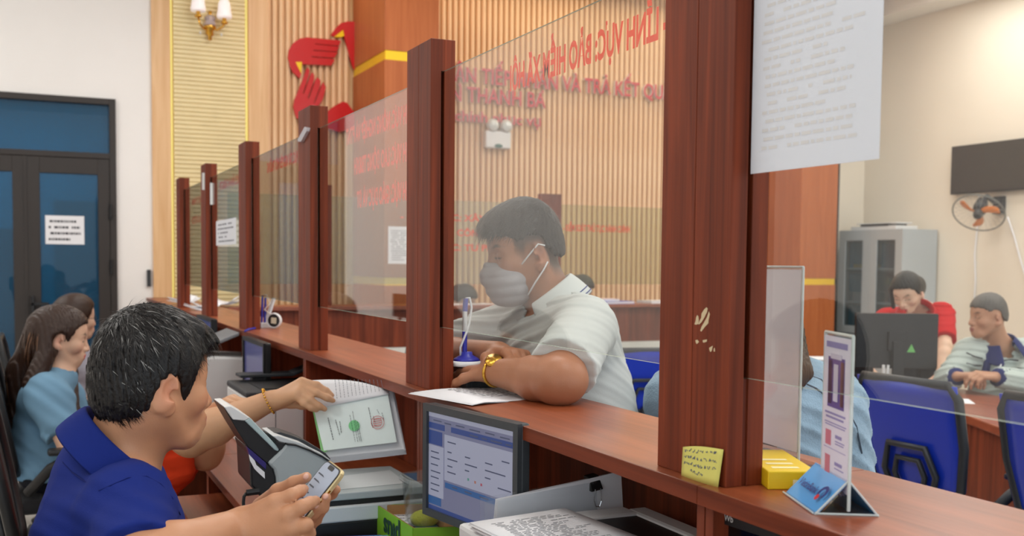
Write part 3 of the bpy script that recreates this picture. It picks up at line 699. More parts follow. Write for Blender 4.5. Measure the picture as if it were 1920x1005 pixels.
ext('blue_lit_patch', [(246, 380), (300, 425), (384, 497), (382, 545), (330, 500), (262, 440)], M('painted_blue_light', (44, 34, 110), .35, bump=.02), .02, Y=YS+.0, bevel=.001)  # blue light on the rear cover, painted as a coloured patch
stk = ext('label_sticker', [(258, 432), (300, 478), (312, 510), (372, 562), (374, 610), (330, 570), (300, 540), (268, 480)], MAT['paper'], .004, Y=YS-.0015+.001, bevel=0)
ext('feed_tray', [(75, 92), (140, 180), (225, 186), (445, 398), (480, 408), (388, 498), (250, 382), (175, 265)], MAT['black'], .16, Y=YS+.01, bevel=.003)
ext('tray_face', [(78, 88), (128, 82), (268, 168), (228, 190), (142, 182)], MAT['white'], .15, Y=YS+.006, bevel=.002)
ext('tray_face', [(228, 190), (268, 168), (480, 392), (470, 412), (445, 402)], M('tray_blue_grey', (176, 196, 198), .4, bump=.02), .15, Y=YS+.006, bevel=.002)
ext('feed_slot', [(446, 320), (475, 345), (522, 350), (500, 395), (478, 400), (455, 362)], MAT['black'], .14, Y=YS+.003, bevel=.001)
ext('top_cover', [(430, 300), (470, 296), (540, 320), (640, 352), (720, 396), (800, 436), (845, 470), (850, 488), (790, 452), (700, 406), (600, 368), (530, 356), (475, 340)], MAT['ltgrey'], .13, Y=YS+.01, bevel=.002)
ext('lid', [(440, 276), (490, 272), (570, 296), (660, 332), (740, 378), (815, 424), (850, 466), (846, 474), (730, 398), (650, 352), (560, 320), (480, 298)], MAT['black2'], .085, Y=YS+.05, bevel=.001)
MB().box((.56, YS-.02, .75), (.86, YS+.26, .80)).build('base', MAT['black'], st_, bevel=.004)
MB().box((.555, YS-.024, .80), (.862, YS+.262, .838)).build('flatbed_body', MAT['ltgrey'], st_, bevel=.004)
MB().box((.575, YS-.014, .838), (.862, YS+.26, .85)).build('flatbed_seam', MAT['black'], st_)
MB().box((.572, YS-.016, .85), (.862, YS+.262, .868)).build('flatbed_lid', MAT['grey'], st_, bevel=.003)
MB().prism([(.66, YS+.02, .8684), (.83, YS+.03, .8684), (.84, YS+.2, .8684), (.69, YS+.17, .8684)], (0, 0, .0008)).build('lid_sticker', MAT['ltgrey'], st_)
b = MB().tube([zs(240, 712), zs(330, 700)], .0075, 10); b.build('power_plug', MAT['black'], st_)
MB().tube([zs(240, 714), zs(222, 740), zs(218, 780), zs(222, 860), zs(240, 960)+np.array((0, .02, -.06))], .0038, 8).build('power_cable', MAT['black'], st_, smooth=True)
# ------------------------------------------------------------------ other printers along the desk
pr = thing('laser_printer', 'white printer with black lid and raised tray behind the reaching arm', 'printer', (.88, 3.87, .75))
X0, X1, Y0, Y1 = .667, 1.05, 3.675, 4.07
MB().box((X0, Y0, .75), (X1, Y1, .935)).build('body', MAT['white'], pr, bevel=.006)
MB().box((X0-.001, Y0-.004, .935), (X1, Y1+.005, .956)).build('lid', MAT['black2'], pr, bevel=.006)
MB().box((X0+.06, Y0+.05, .956), (X1-.1, Y1-.08, .959)).build('lid_inset', MAT['black'], pr)
MB().prism([(.70, 3.98, .972), (.9, 3.98, .972), (.9, 3.98, .984), (.70, 3.98, .984)], (0, .1, 0)).prism([(.9, 3.98, .972), (1.05, 3.98, 1.03), (1.05, 3.98, 1.042), (.9, 3.98, .984)], (0, .1, 0)).box((.75, 4.0, .956), (.8, 4.06, .972)).build('feed_tray', MAT['black2'], pr, bevel=.003)
MB().box((X0+.10, Y0-.0015, .76), (X0+.102, Y0+.01, .93)).build('door_seam', MAT['black2'], pr)
pz = thing('laser_printer', 'white printer with grey flap between the two blue monitors', 'printer', (.74, 5.0, .75))
MB().prism([(.55, 4.78, .75), (.95, 4.78, .75), (.95, 4.78, .97), (.72, 4.78, .985), (.6, 4.78, .96), (.55, 4.78, .9)], (0, .36, 0)).build('body', MAT['white'], pz, bevel=.01)
MB().prism([(.62, 4.79, .985), (.84, 4.79, 1.075), (.84, 4.79, 1.09), (.61, 4.79, .998)], (0, .33, 0)).build('paper_flap', M('flap_grey', (128, 130, 134), .5, bump=.02), pz, bevel=.003)
MB().prism([(.55, 4.8, .965), (.64, 4.8, .99), (.64, 4.8, 1.0), (.55, 4.8, .975)], (0, .3, 0)).build('output_sheet', MAT['paper'], pz)
pw = thing('laser_printer', 'low white printer with black recess in the bottom foreground', 'printer', (.9, 1.55, .75))
X0, X1, Y0, Y1, ZT = .69, 1.085, 1.38, 1.755, .94
b = MB(); prof = rect2(X1-X0, Y1-Y0, .03, 4)+np.array(((X0+X1)/2, (Y0+Y1)/2))
b.prism([(x, y, .75) for x, y in prof], (0, 0, .145)); b.build('body', MAT['white'], pw, bevel=.004)
MB().box((X0+.005, Y0, .895), (X0+.20, Y1-.003, ZT)).box((X0+.20, 1.692, .895), (X1-.04, Y1-.003, ZT)).box((1.035, Y0, .895), (X1-.002, Y1-.02, ZT)).build('rim', MAT['white'], pw, bevel=.008)
MB().prism([(.885, 1.40, .897), (1.035, 1.40, .897), (1.035, 1.692, .897), (.885, 1.692, .897)], (0, 0, .038)).build('output_recess', MAT['black'], pw)
MB().box((X0+.07, 1.69, ZT-.0005), (X0+.0715, 1.756, ZT+.0004)).build('lid_seam', MAT['black2'], pw)
def stack_of_paper(name, label, o, ex, ey, n, thick, seed, cat='papers', ink='ink', rows=14, jit=.006, bend=0., group=None, printw=.8):
    o, ex, ey = map(lambda a: np.asarray(a, float), (o, ex, ey)); nn = nrm(np.cross(ex, ey)); r = random.Random(seed)
    t = thing(name, label, cat, o, group)
    for i in range(n):
        a = r.uniform(-jit, jit); q = o+nn*i*thick+ex*r.uniform(-jit, jit)*3+ey*r.uniform(-jit, jit)*3
        e1 = ex+ey*a; e2 = ey-ex*a
        g = [[q+e1*u+e2*v+nn*bend*(u-.5)**2*4*(1 if i == n-1 else .6) for v in np.linspace(0, 1, 4)] for u in np.linspace(0, 1, 7)]
        s_ = MB().grid(g).build('sheet', MAT['paper'], t, smooth=True); sd = s_.modifiers.new('thick', 'SOLIDIFY'); sd.thickness = thick*.8; sd.offset = 0
    if rows:
        b = MB(); q = o+nn*((n-1)*thick+.0012)
        if bend == 0: lines_of_print(b, q+ex*.12+ey*.1, ex, ey, printw, .8, rows, seed, lift=0, fill=.42)
        else: lines_of_print(b, q+ex*.2+ey*.1+nn*bend*.36, ex, ey, .6, .8, rows, seed, lift=0)
        b.build('print', MAT[ink], t, kind='stuff')
    return t
stack_of_paper('paper_stack', 'printed papers lying on the low white printer', (.72, 1.45, .9415), (.205, .035, 0), (-.03, .235, .004), 7, .0016, 3, rows=24)
# clear folder with binder clip standing behind the printer
cf = thing('clear_folder', 'clear sleeve of papers with a black binder clip behind the low printer', 'folder', (.9, 1.8, .75))
clear = glass('clear_sleeve', (250, 251, 252), .05, .6, .05, (235, 238, 240))
for i in range(4): MB().prism([(.772, 1.80-i*.004, .76), (1.075, 1.80-i*.004, .76), (1.056, 1.80-i*.004, .998+i*.001), (.79, 1.80-i*.004, .965)], (0, -.001, 0)).build('sheet', MAT['paper'], cf)
MB().prism([(.76, 1.785, .755), (1.01, 1.785, .755), (1.0, 1.785, .985), (.762, 1.785, .965)], (0, .0012, 0)).prism([(.76, 1.806, .755), (1.08, 1.806, .755), (1.06, 1.806, .99), (.762, 1.806, .968)], (0, .0012, 0)).build('sleeve', clear, cf)
MB().prism([(.985, 1.778, .966), (1.012, 1.778, .970), (1.008, 1.792, .997), (.985, 1.792, .993)], (0, .022, 0)).build('binder_clip', MAT['black'], cf, bevel=.002)
MB().tube([(.992, 1.776, .972), (.99, 1.776, .95), (.994, 1.776, .938), (1.002, 1.776, .937), (1.006, 1.776, .948), (1.004, 1.776, .973)], .0011, 6).build('clip_wire', MAT['chrome'], cf)
# green carton with a clear tub
Zb = .832; P1, P0, P2 = at(708, 947, Z=Zb), at(775, 990, Z=Zb), at(869, 987, Z=Zb); P3 = P1+P2-P0
gb = thing('paper_carton', 'open green cardboard carton with papers and upside-down white lettering', 'carton', (*((P0+P3)/2)[:2], .75))
green = M('green_print_card', (122, 178, 36), .6, var=.12, vscale=10, bump=.03); kraft = M('kraft_card', (170, 126, 80), .8, bump=.05)
dn = np.array((0, 0, -(Zb-.752)))
for a, b_ in ((P1, P0), (P0, P2), (P2, P3), (P3, P1)):
    nn = nrm(np.cross(b_-a, (0, 0, 1.)))*.0022
    MB().prism([a, b_, b_+dn, a+dn], nn).build('side_panel', green, gb)
    MB().prism([a-nn*.6, b_-nn*.6, b_+dn-nn*.6, a+dn-nn*.6], -nn*.6).build('inner_lining', kraft, gb)
e1 = nrm(P0-P1); b = MB(); nn = nrm(np.cross(e1, (0, 0, 1.)))
place_text(b, 'plus', P1+e1*.165+np.array((0, 0, -.018))+nn*.004, -e1, (0, 0, -1.), .05, bold=.03, width=.11); b.build('lettering', M('dark_green_ink', (24, 60, 44), .6, bump=.01), gb)
e2 = nrm(P2-P0); n2 = nrm(np.cross(e2, (0, 0, 1.)))
MB().prism([P0+e2*.04+n2*.003-np.array((0, 0, .02)), P0+e2*.085+n2*.003-np.array((0, 0, .02)), P0+e2*.085+n2*.003-np.array((0, 0, .07)), P0+e2*.04+n2*.003-np.array((0, 0, .07))], n2*.0006).build('printed_patch', M('deep_green_print', (20, 96, 60), .6, bump=.01), gb)
stack_of_paper('paper_sheets', 'white sheets lying inside the green carton', P1*.55+P0*.45+np.array((.006, .01, -.03)), (P2-P0)*.8, (P1-P0)*.45, 4, .002, 9, rows=3)
tb = thing('plastic_tub', 'clear plastic tub holding yellow sponge beside the monitor', 'tub', (*at(806, 940, d=2.44)[:2], .757))
tubm = glass('cloudy_plastic', (250, 252, 252), .15, .5, .06, (235, 240, 240))
oo = at(806, 940, d=2.44)*np.array((1, 1, 0)); b = MB(); rr = [(.046, .757), (.048, .77), (.06, .905), (.066, .907), (.066, .917), (.058, .918), (.046, .772), (.0, .77)]
b.grid([[oo+np.array((x*k, y*k, z)) for x, y in rect2(2, 2, .7, 6)] for k, z in rr], wrap=True); b.build('tub_wall', tubm, tb, smooth=True)
MB().sphere(oo+np.array((-.012, 0, .818)), (.036, .03, .02)).build('yellow_sponge', M('yellow_sponge', (214, 216, 70), .9, bump=.5, bscale=120), tb, smooth=True)
MB().sphere(oo+np.array((-.01, -.008, .79)), (.036, .026, .016)).build('teal_cloth', M('teal_cloth', (60, 170, 180), .9, bump=.3, bscale=80), tb, smooth=True)
# folders and papers at the bottom edge
t = thing('blue_folder', 'light blue folder with dark blue edge on the desk under the phone', 'folder', (.6, 2.27, .75))
MB().prism([(.52, 2.16, .752), (.665, 2.10, .752), (.735, 2.34, .752), (.59, 2.375, .752)], (0, 0, .02)).build('folder_back', M('navy_card', (46, 40, 130), .5, bump=.02), t)
MB().prism([(.53, 2.15, .773), (.68, 2.09, .773), (.745, 2.31, .773), (.60, 2.35, .773)], (0, 0, .004)).build('folder_front', M('sky_card', (128, 184, 220), .45, bump=.02), t)
stack_of_paper('paper_stack', 'white papers on the desk between the folder and the green carton', (.70, 2.12, .757), (.1, -.02, 0), (.05, .24, 0), 5, .002, 5, rows=9)
# boxes under the held documents
MB().box((.87, 2.62, .75), (1.0, 2.8, .815)).build('blue_box', M('blue_carton', (32, 92, 150), .6, bump=.02), None, bevel=.002, label='small blue box in the shelf under the held documents', category='box')
MB().box((.80, 2.70, .75), (.865, 2.86, .80)).build('white_box', MAT['white'], None, bevel=.003, label='small white box beside the blue box under the held documents', category='box')
stack_of_paper('paper_stack', 'untidy papers beside the divider under the held documents', (.86, 2.47, .80), (.2, -.005, .03), (.03, .13, -.02), 6, .003, 6, rows=0, jit=.03)

# ------------------------------------------------------------------ on the near counter
# sheet below the masked man
Q = [at(765, 738, Z=1.103), at(885, 760, Z=1.103), at(1045, 740, Z=1.103), at(950, 724, Z=1.103)]
t = thing('printed_sheet', 'white printed sheet lying over the counter edge below the masked man', 'paper', Q[0])
g = []
for u in np.linspace(0, 1, 9):
    a = Q[0]*(1-u)+Q[3]*u; b_ = Q[1]*(1-u)+Q[2]*u; g.append([a*(1-v)+b_*v+np.array((0, 0, .004*math.sin(u*5+v*2)*(u > .1)+.012*max(0, u-.8)*5*v)) for v in np.linspace(0, 1, 7)])
for k_ in range(2):
    s_ = MB().grid(np.array(g)+np.array((.006*k_, .004*k_, .0012*k_))).build('sheet', MAT['paper'], t, smooth=True)
b = MB(); lines_of_print(b, Q[0]*.62+Q[3]*.3+Q[1]*.08+np.array((0, 0, .0065)), (Q[3]-Q[0])*.9, (Q[1]-Q[0])*.9, .55, .8, 9, 2, lift=.0); b.build('print', MAT['darkink'], t)
# pen stand on a black box
box_m = M('black_patterned_box', (46, 50, 52), .5, var=.4, vscale=60, bump=.02)
bb = thing('black_box', 'small black box with white letters beside the post, under the pen stand', 'box', (1.0, 2.44, CZ))
MB().box((.966, 2.385, CZ), (1.05, 2.47, CZ+.054)).build('carton', box_m, bb, bevel=.002)
b = MB(); place_text(b, '2 MILLION CYCLES', (1.042, 2.384, CZ+.026), (-1, 0, 0), (0, 0, -1), .0075, width=.062)
for i in range(3): b.box((.975, 2.3838, CZ+.031+i*.004), (1.03-.008*i, 2.3845, CZ+.0325+i*.004))
b.build('lettering', MAT['white'], bb)
for i in range(8): MB().box((.969+i*.0105, 2.3843, CZ+.002), (.9705+i*.0105, 2.3848, CZ+.052)).build('stripe', MAT['black2'], bb)
pn = thing('pen_stand', 'blue and white corded pen upright in its stand on the black box', 'pen stand', (.985, 2.42, CZ+.055))
cblue = M('cobalt_plastic', (48, 52, 160), .35, bump=.01)
MB().lathe([(.045, 0), (.046, .008), (.04, .012), (.0, .013)], 28, (.985, 2.425, CZ+.055)).build('base', MAT['white'], pn, smooth=True)
MB().lathe([(.036, .012), (.03, .018), (.016, .026), (.014, .034), (0, .034)], 24, (.982, 2.425, CZ+.055)).build('base_cap', cblue, pn, smooth=True)
px_ = (.977, 2.425)
MB().tube([(*px_, CZ+.085), (*px_, CZ+.14)], (.006, .0065), 12).build('pen_grip', cblue, pn)
MB().tube([(*px_, CZ+.14), (*px_, CZ+.19)], .0062, 12).build('pen_barrel', MAT['white'], pn)
MB().tube([(*px_, CZ+.19), (px_[0]+.002, px_[1], CZ+.222)], .0064, 12).build('pen_cap', cblue, pn)
MB().tube([(px_[0]+.002, px_[1], CZ+.222), (px_[0]+.012, px_[1], CZ+.224), (px_[0]+.018, px_[1], CZ+.20), (px_[0]+.012, px_[1], CZ+.16), (px_[0]+.002, px_[1]-.008, CZ+.14), (px_[0]-.012, px_[1], CZ+.10), (px_[0]-.01, px_[1], CZ+.07)], .003, 8).build('cord', MAT['white'], pn, smooth=True)
# white pen rack by the third post
Kx, Ky = at(489, 615, Z=CZ)[:2]
rk = thing('pen_rack', 'white angled pen rack with blue pens by the third post', 'pen holder', (Kx+.03, Ky+.03, CZ))
MB().prism([(Kx, Ky, CZ), (Kx+.075, Ky, CZ), (Kx+.07, Ky, CZ+.01), (Kx+.04, Ky, CZ+.024), (Kx, Ky, CZ+.024)], (0, .06, 0)).build('base', MAT['white'], rk, bevel=.002)
MB().prism([(Kx+.03, Ky+.035, CZ+.018), (Kx+.04, Ky+.035, CZ+.018), (Kx+.078, Ky+.035, CZ+.135), (Kx+.069, Ky+.035, CZ+.139)], (0, .05, 0)).build('card_holder', MAT['white'], rk, bevel=.002)
for i, (x, h) in enumerate(((.008, .15), (.022, .14))): MB().tube([(Kx+x, Ky+.02, CZ+.024), (Kx+x+.004, Ky+.02, CZ+h)], .005, 10).build('pen', cblue, rk)
MB().tube([(Kx+.014, Ky+.015, CZ+.15), (Kx+.028, Ky+.015, CZ+.155), (Kx+.045, Ky+.015, CZ+.115), (Kx+.02, Ky+.015, CZ+.085), (Kx+.05, Ky+.015, CZ+.06), (Kx+.03, Ky+.015, CZ+.02)], .0035, 8).build('cord', M('cream_cord', (226, 214, 196), .6, bump=.02), rk, smooth=True)
cK = at(514, 601, Z=CZ+.037)
dc = thing('round_clock', 'small round black-faced clock with white rim by the pen rack', 'clock', (cK[0], cK[1], CZ))
Rk = np.column_stack([nrm((.8, -.6, 0)), (0, 0, 1.), nrm((-.6, -.8, 0))])
MB().lathe([(.0, -.012), (.034, -.012), (.036, 0), (.034, .008), (.030, .008), (.029, .002), (0, .002)], 30, cK, Rk).build('rim', MAT['white'], dc)
MB().lathe([(.0295, .002), (.0295, .004), (0, .004)], 30, cK, Rk).build('face', MAT['black'], dc)
MB().prism([cK+Rk@np.array((a, b_, .0042)) for a, b_ in ((-.014, -.013), (.012, -.015), (.014, .013), (-.012, .015))], Rk[:, 2]*.001).build('label', M('cream_label', (214, 206, 180), .6, bump=.02), dc)
MB().tube([(.845, 4.68, CZ+.002), (.87, 4.74, CZ+.005), (.92, 4.83, CZ+.005), (.96, 4.95, CZ+.005)], .005, 8).build('blue_ribbon', cblue, None, smooth=True, label='short blue cable lying over the counter edge by the pen rack', category='cable')
for i, (x, y, a, z) in enumerate(((.92, 7.46, .5, .0), (1.12, 7.25, -.4, .0), (.9, 6.7, .2, .0))):
    stack_of_paper('loose_papers', ('white papers on the counter at the foot of the farthest post', 'crumpled white paper on the counter beside the second post', 'white papers at the staff edge of the far counter end')[i], (x, y, CZ+.003), (.15*math.cos(a), .15*math.sin(a), .02 if i < 2 else 0), (-.14*math.sin(a), .14*math.cos(a), .012), 4, .003, 20+i, rows=0, jit=.05, bend=.03)
# things fixed to the posts
stn = thing('sticky_note', 'yellow handwritten sticky note at the foot of the near post', 'note', (.874, 1.25, CZ))
Qa = [at(1282, 892, X=.872), at(1351, 914, X=.873), at(1357, 843, X=.873), at(1281, 838, X=.872)]
g = [[(Qa[0]*(1-u)+Qa[1]*u)*(1-v)+(Qa[3]*(1-u)+Qa[2]*u)*v+np.array((-.004*math.sin(u*3.1)-.004*(1-v), 0, .003*math.sin(u*3.14)*v)) for v in np.linspace(0, 1, 6)] for u in np.linspace(0, 1, 9)]
s_ = MB().grid(g).build('note_sheet', M('yellow_note_paper', (218, 210, 112), .7, bump=.03), stn, smooth=True); sd = s_.modifiers.new('thick', 'SOLIDIFY'); sd.thickness = .0005
b = MB(); r = random.Random(2)
for i in range(4):
    u = .08 if i < 3 else .3
    while u < (.9 if i < 3 else .62):
        v = .86-.2*i+.02*math.sin(u*9); du = r.uniform(.03, .09)
        iu = int(u*8); pt = lambda uu, vv: (Qa[0]*(1-uu)+Qa[1]*uu)*(1-vv)+(Qa[3]*(1-uu)+Qa[2]*uu)*vv+np.array((-.004*math.sin(uu*3.1)-.004*(1-vv)-.0012, 0, .003*math.sin(uu*3.14)*vv))
        b.tube([pt(u+du*k/6., v+r.uniform(-.05, .05)) for k in range(7)], .0005, 4); u += du+r.uniform(.02, .06)
b.build('handwriting', MAT['ink'], stn)
chip = M('chipped_laminate', (206, 186, 150), .8, bump=.1)
for poly in ([(292, 135), (310, 155), (300, 210), (262, 290), (215, 370), (178, 405), (160, 400), (182, 350), (210, 300), (215, 235), (255, 170)], [(330, 200), (345, 245), (325, 330), (322, 385), (270, 440), (210, 518), (195, 500), (215, 440), (262, 360), (300, 290)], [(148, 258), (165, 280), (170, 330), (165, 395), (130, 410), (105, 400), (122, 350), (130, 290)], [(120, 650), (150, 645), (175, 680), (140, 712), (125, 690)], [(235, 650), (300, 640), (295, 675), (250, 690), (235, 680)], [(335, 770), (390, 740), (375, 820), (355, 835), (340, 810)], [(405, 790), (420, 770), (425, 830), (405, 830)]):
    P = [at(1290+x/8.37, 560+y/8.37, X=.8754) for x, y in poly]; MB().prism(P, (-.0004, 0, 0)).build('chipped_patch', chip, posts[5])
P = [at(564, 262, X=.876), at(577, 238, X=.876), at(582, 240, X=.876), at(581, 246, X=.876), at(570, 266, X=.876), at(565, 266, X=.876)]
MB().prism(P, (-.012, 0, 0)).build('clear_hook', M('clear_hook', (206, 200, 204), .2, bump=.01), posts[3], bevel=.001)
P = [at(379.5, 324, X=.876), at(384, 324, X=.876), at(384, 356, X=.876), at(379.5, 356, X=.876)]
MB().prism(P, (-.002, 0, 0)).build('white_strip', MAT['white'], posts[1])
MB().box((.9, 6.022-.0015, 1.72), (.915, 6.021, 1.84)).build('white_strip', MAT['white'], posts[1])
# yellow box
yb = thing('yellow_box', 'flat yellow box lying on the counter behind the acrylic stands', 'box', (1.0, 1.28, CZ)); ye = M('yellow_card', (232, 196, 26), .45, var=.04, bump=.02)
a = nrm((.39, .92, 0)); c_ = np.array((.924, 1.165, CZ)); pr_ = np.array((a[1], -a[0], 0))
MB().prism([c_, c_+pr_*.07*1, c_+pr_*.07+a*.17, c_+a*.17], (0, 0, .026)).build('carton', ye, yb, bevel=.002)
b = MB(); b.prism([c_-a*.0005+pr_*.035+np.array((0, 0, .007)), c_-a*.0005+pr_*.062+np.array((0, 0, .007)), c_-a*.0005+pr_*.062+np.array((0, 0, .014)), c_-a*.0005+pr_*.035+np.array((0, 0, .014))], -a*.0004)
for i in range(3): b.prism([c_+a*(.02+.03*i)+pr_*.012+np.array((0, 0, .0262)), c_+a*(.02+.03*i)+pr_*.05+np.array((0, 0, .0262)), c_+a*(.03+.03*i)+pr_*.05+np.array((0, 0, .0262)), c_+a*(.03+.03*i)+pr_*.012+np.array((0, 0, .0262))], (0, 0, .0004))
b.build('white_marks', M('pale_yellow_ink', (244, 232, 180), .6, bump=.01), yb)
# acrylic table stand with blue foot
acr = glass('clear_acrylic', (236, 242, 244), .0, 1.1, .06, (230, 236, 240)); acre = M('acrylic_edge', (216, 224, 222), .15, alpha=.85, bump=.01)
ts = thing('table_stand', 'acrylic table stand with printed leaflet on a blue tent-shaped foot', 'table stand', (.93, 1.06, CZ))
nl, fl_, nr = np.array((.886, 1.024, CZ)), np.array((.931, 1.137, CZ)), np.array((.953, .985, CZ)); ax = fl_-nl; bw = nr-nl
rid = np.array((0, 0, .044)); rn = nl+bw*.52+rid; rf = rn+ax
bluec = M('sky_blue_insert', (88, 166, 230), .25, coat=.3, bump=.01)
nf = nrm(np.cross(ax, rn-nl))
if nf[0] > 0: nf = -nf
MB().prism([nl, fl_, rf, rn], -nf*.002).build('front_face', bluec, ts); MB().prism([nr, nr+ax, rf, rn], (-.0015, .0005, 0)).build('rear_face', bluec, ts)
MB().prism([nl, nr, nr+ax, fl_], (0, 0, .0025)).build('clear_foot', acr, ts)
MB().tube([nl+(0, 0, .0015), nr+(0, 0, .0015)], .0016, 6).tube([rn, nr], .0014, 6).tube([rn, nl], .0014, 6).tube([nl+nf*.003, fl_+nf*.003], .0012, 6).build('foot_edges', acre, ts)
b = MB(); place_text(b, 'VietinBank', fl_*.86+nl*.14+(rn-nl)*.36+nf*.0042, nrm(nl-fl_), nrm(rn-nl), .0115, bold=.02, width=.068); b.build('lettering', M('navy_ink', (28, 46, 120), .5, bump=.01), ts)
cc = fl_*.17+nl*.83+(rn-nl)*.46+nf*.0042; e1, e2 = nrm(nl-fl_), nrm(rn-nl); ring = []
b = MB()
for k_ in range(20):
    a0, a1 = math.radians(-40+k_*13), math.radians(-40+(k_+1)*13)
    b.prism([cc+e1*r_*math.cos(q)+e2*r_*math.sin(q) for r_, q in ((.0065, a0), (.0115, a0), (.0115, a1), (.0065, a1))], nf*.0004)
b.build('ring_mark', M('navy_ink2', (28, 46, 120), .5, bump=.01), ts)
MB().prism([cc+e1*(.0045*math.cos(q)-.004)+e2*(.0045*math.sin(q)-.008) for q in np.linspace(0, 6.28, 13)[:-1]], nf*.0006).build('red_mark', M('red_ink', (206, 40, 48), .5, bump=.01), ts)
ez = np.array((0, 0, 1.)); sa = nrm(ax); sn = nrm(np.cross(sa, ez)); sw, sh = .098, .218
def standsheet(t, o, sa, sw, z0, sh, ins, extra=True):
    sn = nrm(np.cross(sa, ez))
    if sn[0] > 0: sn = -sn
    MB().prism([o+sa*u*sw+ez*v-sn*.0024 for u, v in ((0, z0), (1, z0), (1, z0+sh), (0, z0+sh))], sn*.0014).build('acrylic_sheet', acr, t)
    MB().prism([o+sa*u*sw+ez*v+sn*.0008 for u, v in ((.02, z0+.02), (.98, z0+.02), (.98, z0+sh-.004), (.02, z0+sh-.004))], sn*.0012).build('insert', ins, t)
    b = MB(); 
    for q in ([o+ez*z0, o+ez*(z0+sh)], [o+ez*(z0+sh), o+sa*sw+ez*(z0+sh)], [o+sa*sw+ez*z0, o+sa*sw+ez*(z0+sh)]): b.tube(q, .0022, 6)
    b.build('sheet_edge', acre, t); return sn
leaf = thin_paper('leaflet_paper', (246, 240, 248), .5)
o = rn-rid-sa*.002; sn = standsheet(ts, o+np.array((0, 0, 0)), sa, sw, .006, sh, leaf)
def leafprint(nm, m, rects):
    b = MB()
    for u0, v0, u1, v1 in rects: b.prism([o+sa*(1-u)*sw+ez*(.006+sh*(1-v))+sn*.0022 for u, v in ((u0, v1), (u1, v1), (u1, v0), (u0, v0))], sn*.0003)
    b.build(nm, m, ts)
leafprint('leaflet_picture', M('print_purple', (104, 84, 150), .5, bump=.01), [(.2, .14, .8, .44)])
pb_ = M('print_brown', (134, 92, 88), .5, bump=.01)
leafprint('leaflet_detail', pb_, [(.22, .16, .36, .42)]); leafprint('leaflet_detail', pb_, [(.66, .16, .78, .42)])
for u0, v0, u1, v1 in [(.42, .18, .58, .4), (.3, .12, .7, .15)]: MB().prism([o+sa*(1-u)*sw+ez*(.006+sh*(1-v))+sn*.0028 for u, v in ((u0, v1), (u1, v1), (u1, v0), (u0, v0))], sn*.0003).build('leaflet_detail', M('print_lilac', (206, 200, 222), .5, bump=.01), ts)
leafprint('leaflet_text', M('print_violet', (150, 140, 190), .5, bump=.01), [(.12, .05, .88, .085), (.12, .47, .86, .482), (.16, .495, .8, .507), (.12, .53, .9, .536), (.14, .545, .86, .551), (.52, .595, .75, .615), (.52, .63, .85, .636), (.52, .645, .82, .651), (.1, .685, .9, .688), (.52, .755, .78, .775), (.52, .79, .84, .796), (.12, .86, .7, .866), (.12, .885, .9, .892), (.12, .9, .88, .907), (.12, .915, .9, .922), (.12, .93, .8, .937)])
leafprint('leaflet_picture', M('print_rose', (206, 120, 140), .5, bump=.01), [(.16, .58, .36, .67), (.16, .73, .34, .84)])
# second stand, seen at a grazing angle
t2 = thing('table_stand', 'tall milky acrylic table stand beside the near post', 'table stand', (1.067, 1.273, CZ))
o = np.array((1.067, 1.273, CZ)); sb = nrm((.10, .995, 0))
milky = thin_paper('milky_insert', (246, 240, 244), .45, .2, 1.)
standsheet(t2, o, sb, .15, .004, .305, milky)
MB().prism([o+pr_*-.05*0+np.array((-.04, 0, 0)), o+np.array((.04, 0, 0)), o+np.array((.04, 0, 0))+sb*.15, o+np.array((-.04, 0, 0))+sb*.15], (0, 0, .004)).build('foot', acr, t2)
# ------------------------------------------------------------------ right-hand side of the hall
XR_ = XR
tv = thing('wall_television', 'black flat television on the cream right-hand wall', 'television', (XR-.05, 7.4, 2.14))
MB().box((XR-.075, 6.9, 2.145), (XR-.04, 7.86, 2.625)).build('housing', MAT['black'], tv, bevel=.004)
MB().box((XR-.0765, 6.912, 2.165), (XR-.074, 7.848, 2.613)).build('screen', M('tv_screen', (58, 56, 54), .25, bump=.004), tv)
MB().box((XR-.04, 7.2, 2.25), (XR-.001, 7.5, 2.5)).build('bracket', MAT['black2'], tv)
fn = thing('wall_fan', 'grey wall fan with orange blades under the television', 'fan', (XR-.05, 7.2, 1.9))
fc0 = np.array((XR-.30, 7.30, 1.935)); fd = nrm((-.62, -.30, -.72)); e1 = nrm(np.cross(fd, (0, 0, 1.))); e2 = np.cross(e1, fd); Rf = np.column_stack([e1, e2, fd])
MB().tube([fc0+Rf@np.array((.235*math.cos(a), .235*math.sin(a), .0)) for a in np.linspace(0, 2*math.pi, 41)], .007, 8).build('guard_ring', M('guard_grey', (120, 120, 116), .4, bump=.02), fn, smooth=True)
b = MB()
for k_ in range(26):
    a = 2*math.pi*k_/26
    for s_ in (1, -1): b.tube([fc0+Rf@np.array((r_*math.cos(a), r_*math.sin(a), s_*z_)) for r_, z_ in ((.04, .06), (.12, .055), (.2, .035), (.235, 0))], .0012, 4)
b.build('guard_wires', M('guard_wire', (170, 168, 160), .4, bump=.01), fn, kind='stuff')
bl_m = M('orange_blade', (226, 132, 62), .4, bump=.02)
for k_ in range(3):
    a0 = math.radians(25+120*k_); g = []
    for i in range(9):
        r_ = .03+.165*i/8; wd_ = .025+.05*math.sin(min(1, i/6)*1.57)*(1 if i < 8 else .4)
        g.append([fc0+Rf@np.array((r_*math.cos(a0+(q*wd_-.2*(i/8.)**1*.1)/max(r_, .05)+.5*(i/8.)), r_*math.sin(a0+(q*wd_)/max(r_, .05)+.5*(i/8.)), .02*q)) for q in (-.5, 0, .5)])
    o_ = MB().grid(g).build('blade', bl_m, fn, smooth=True); sd = o_.modifiers.new('thick', 'SOLIDIFY'); sd.thickness = .004
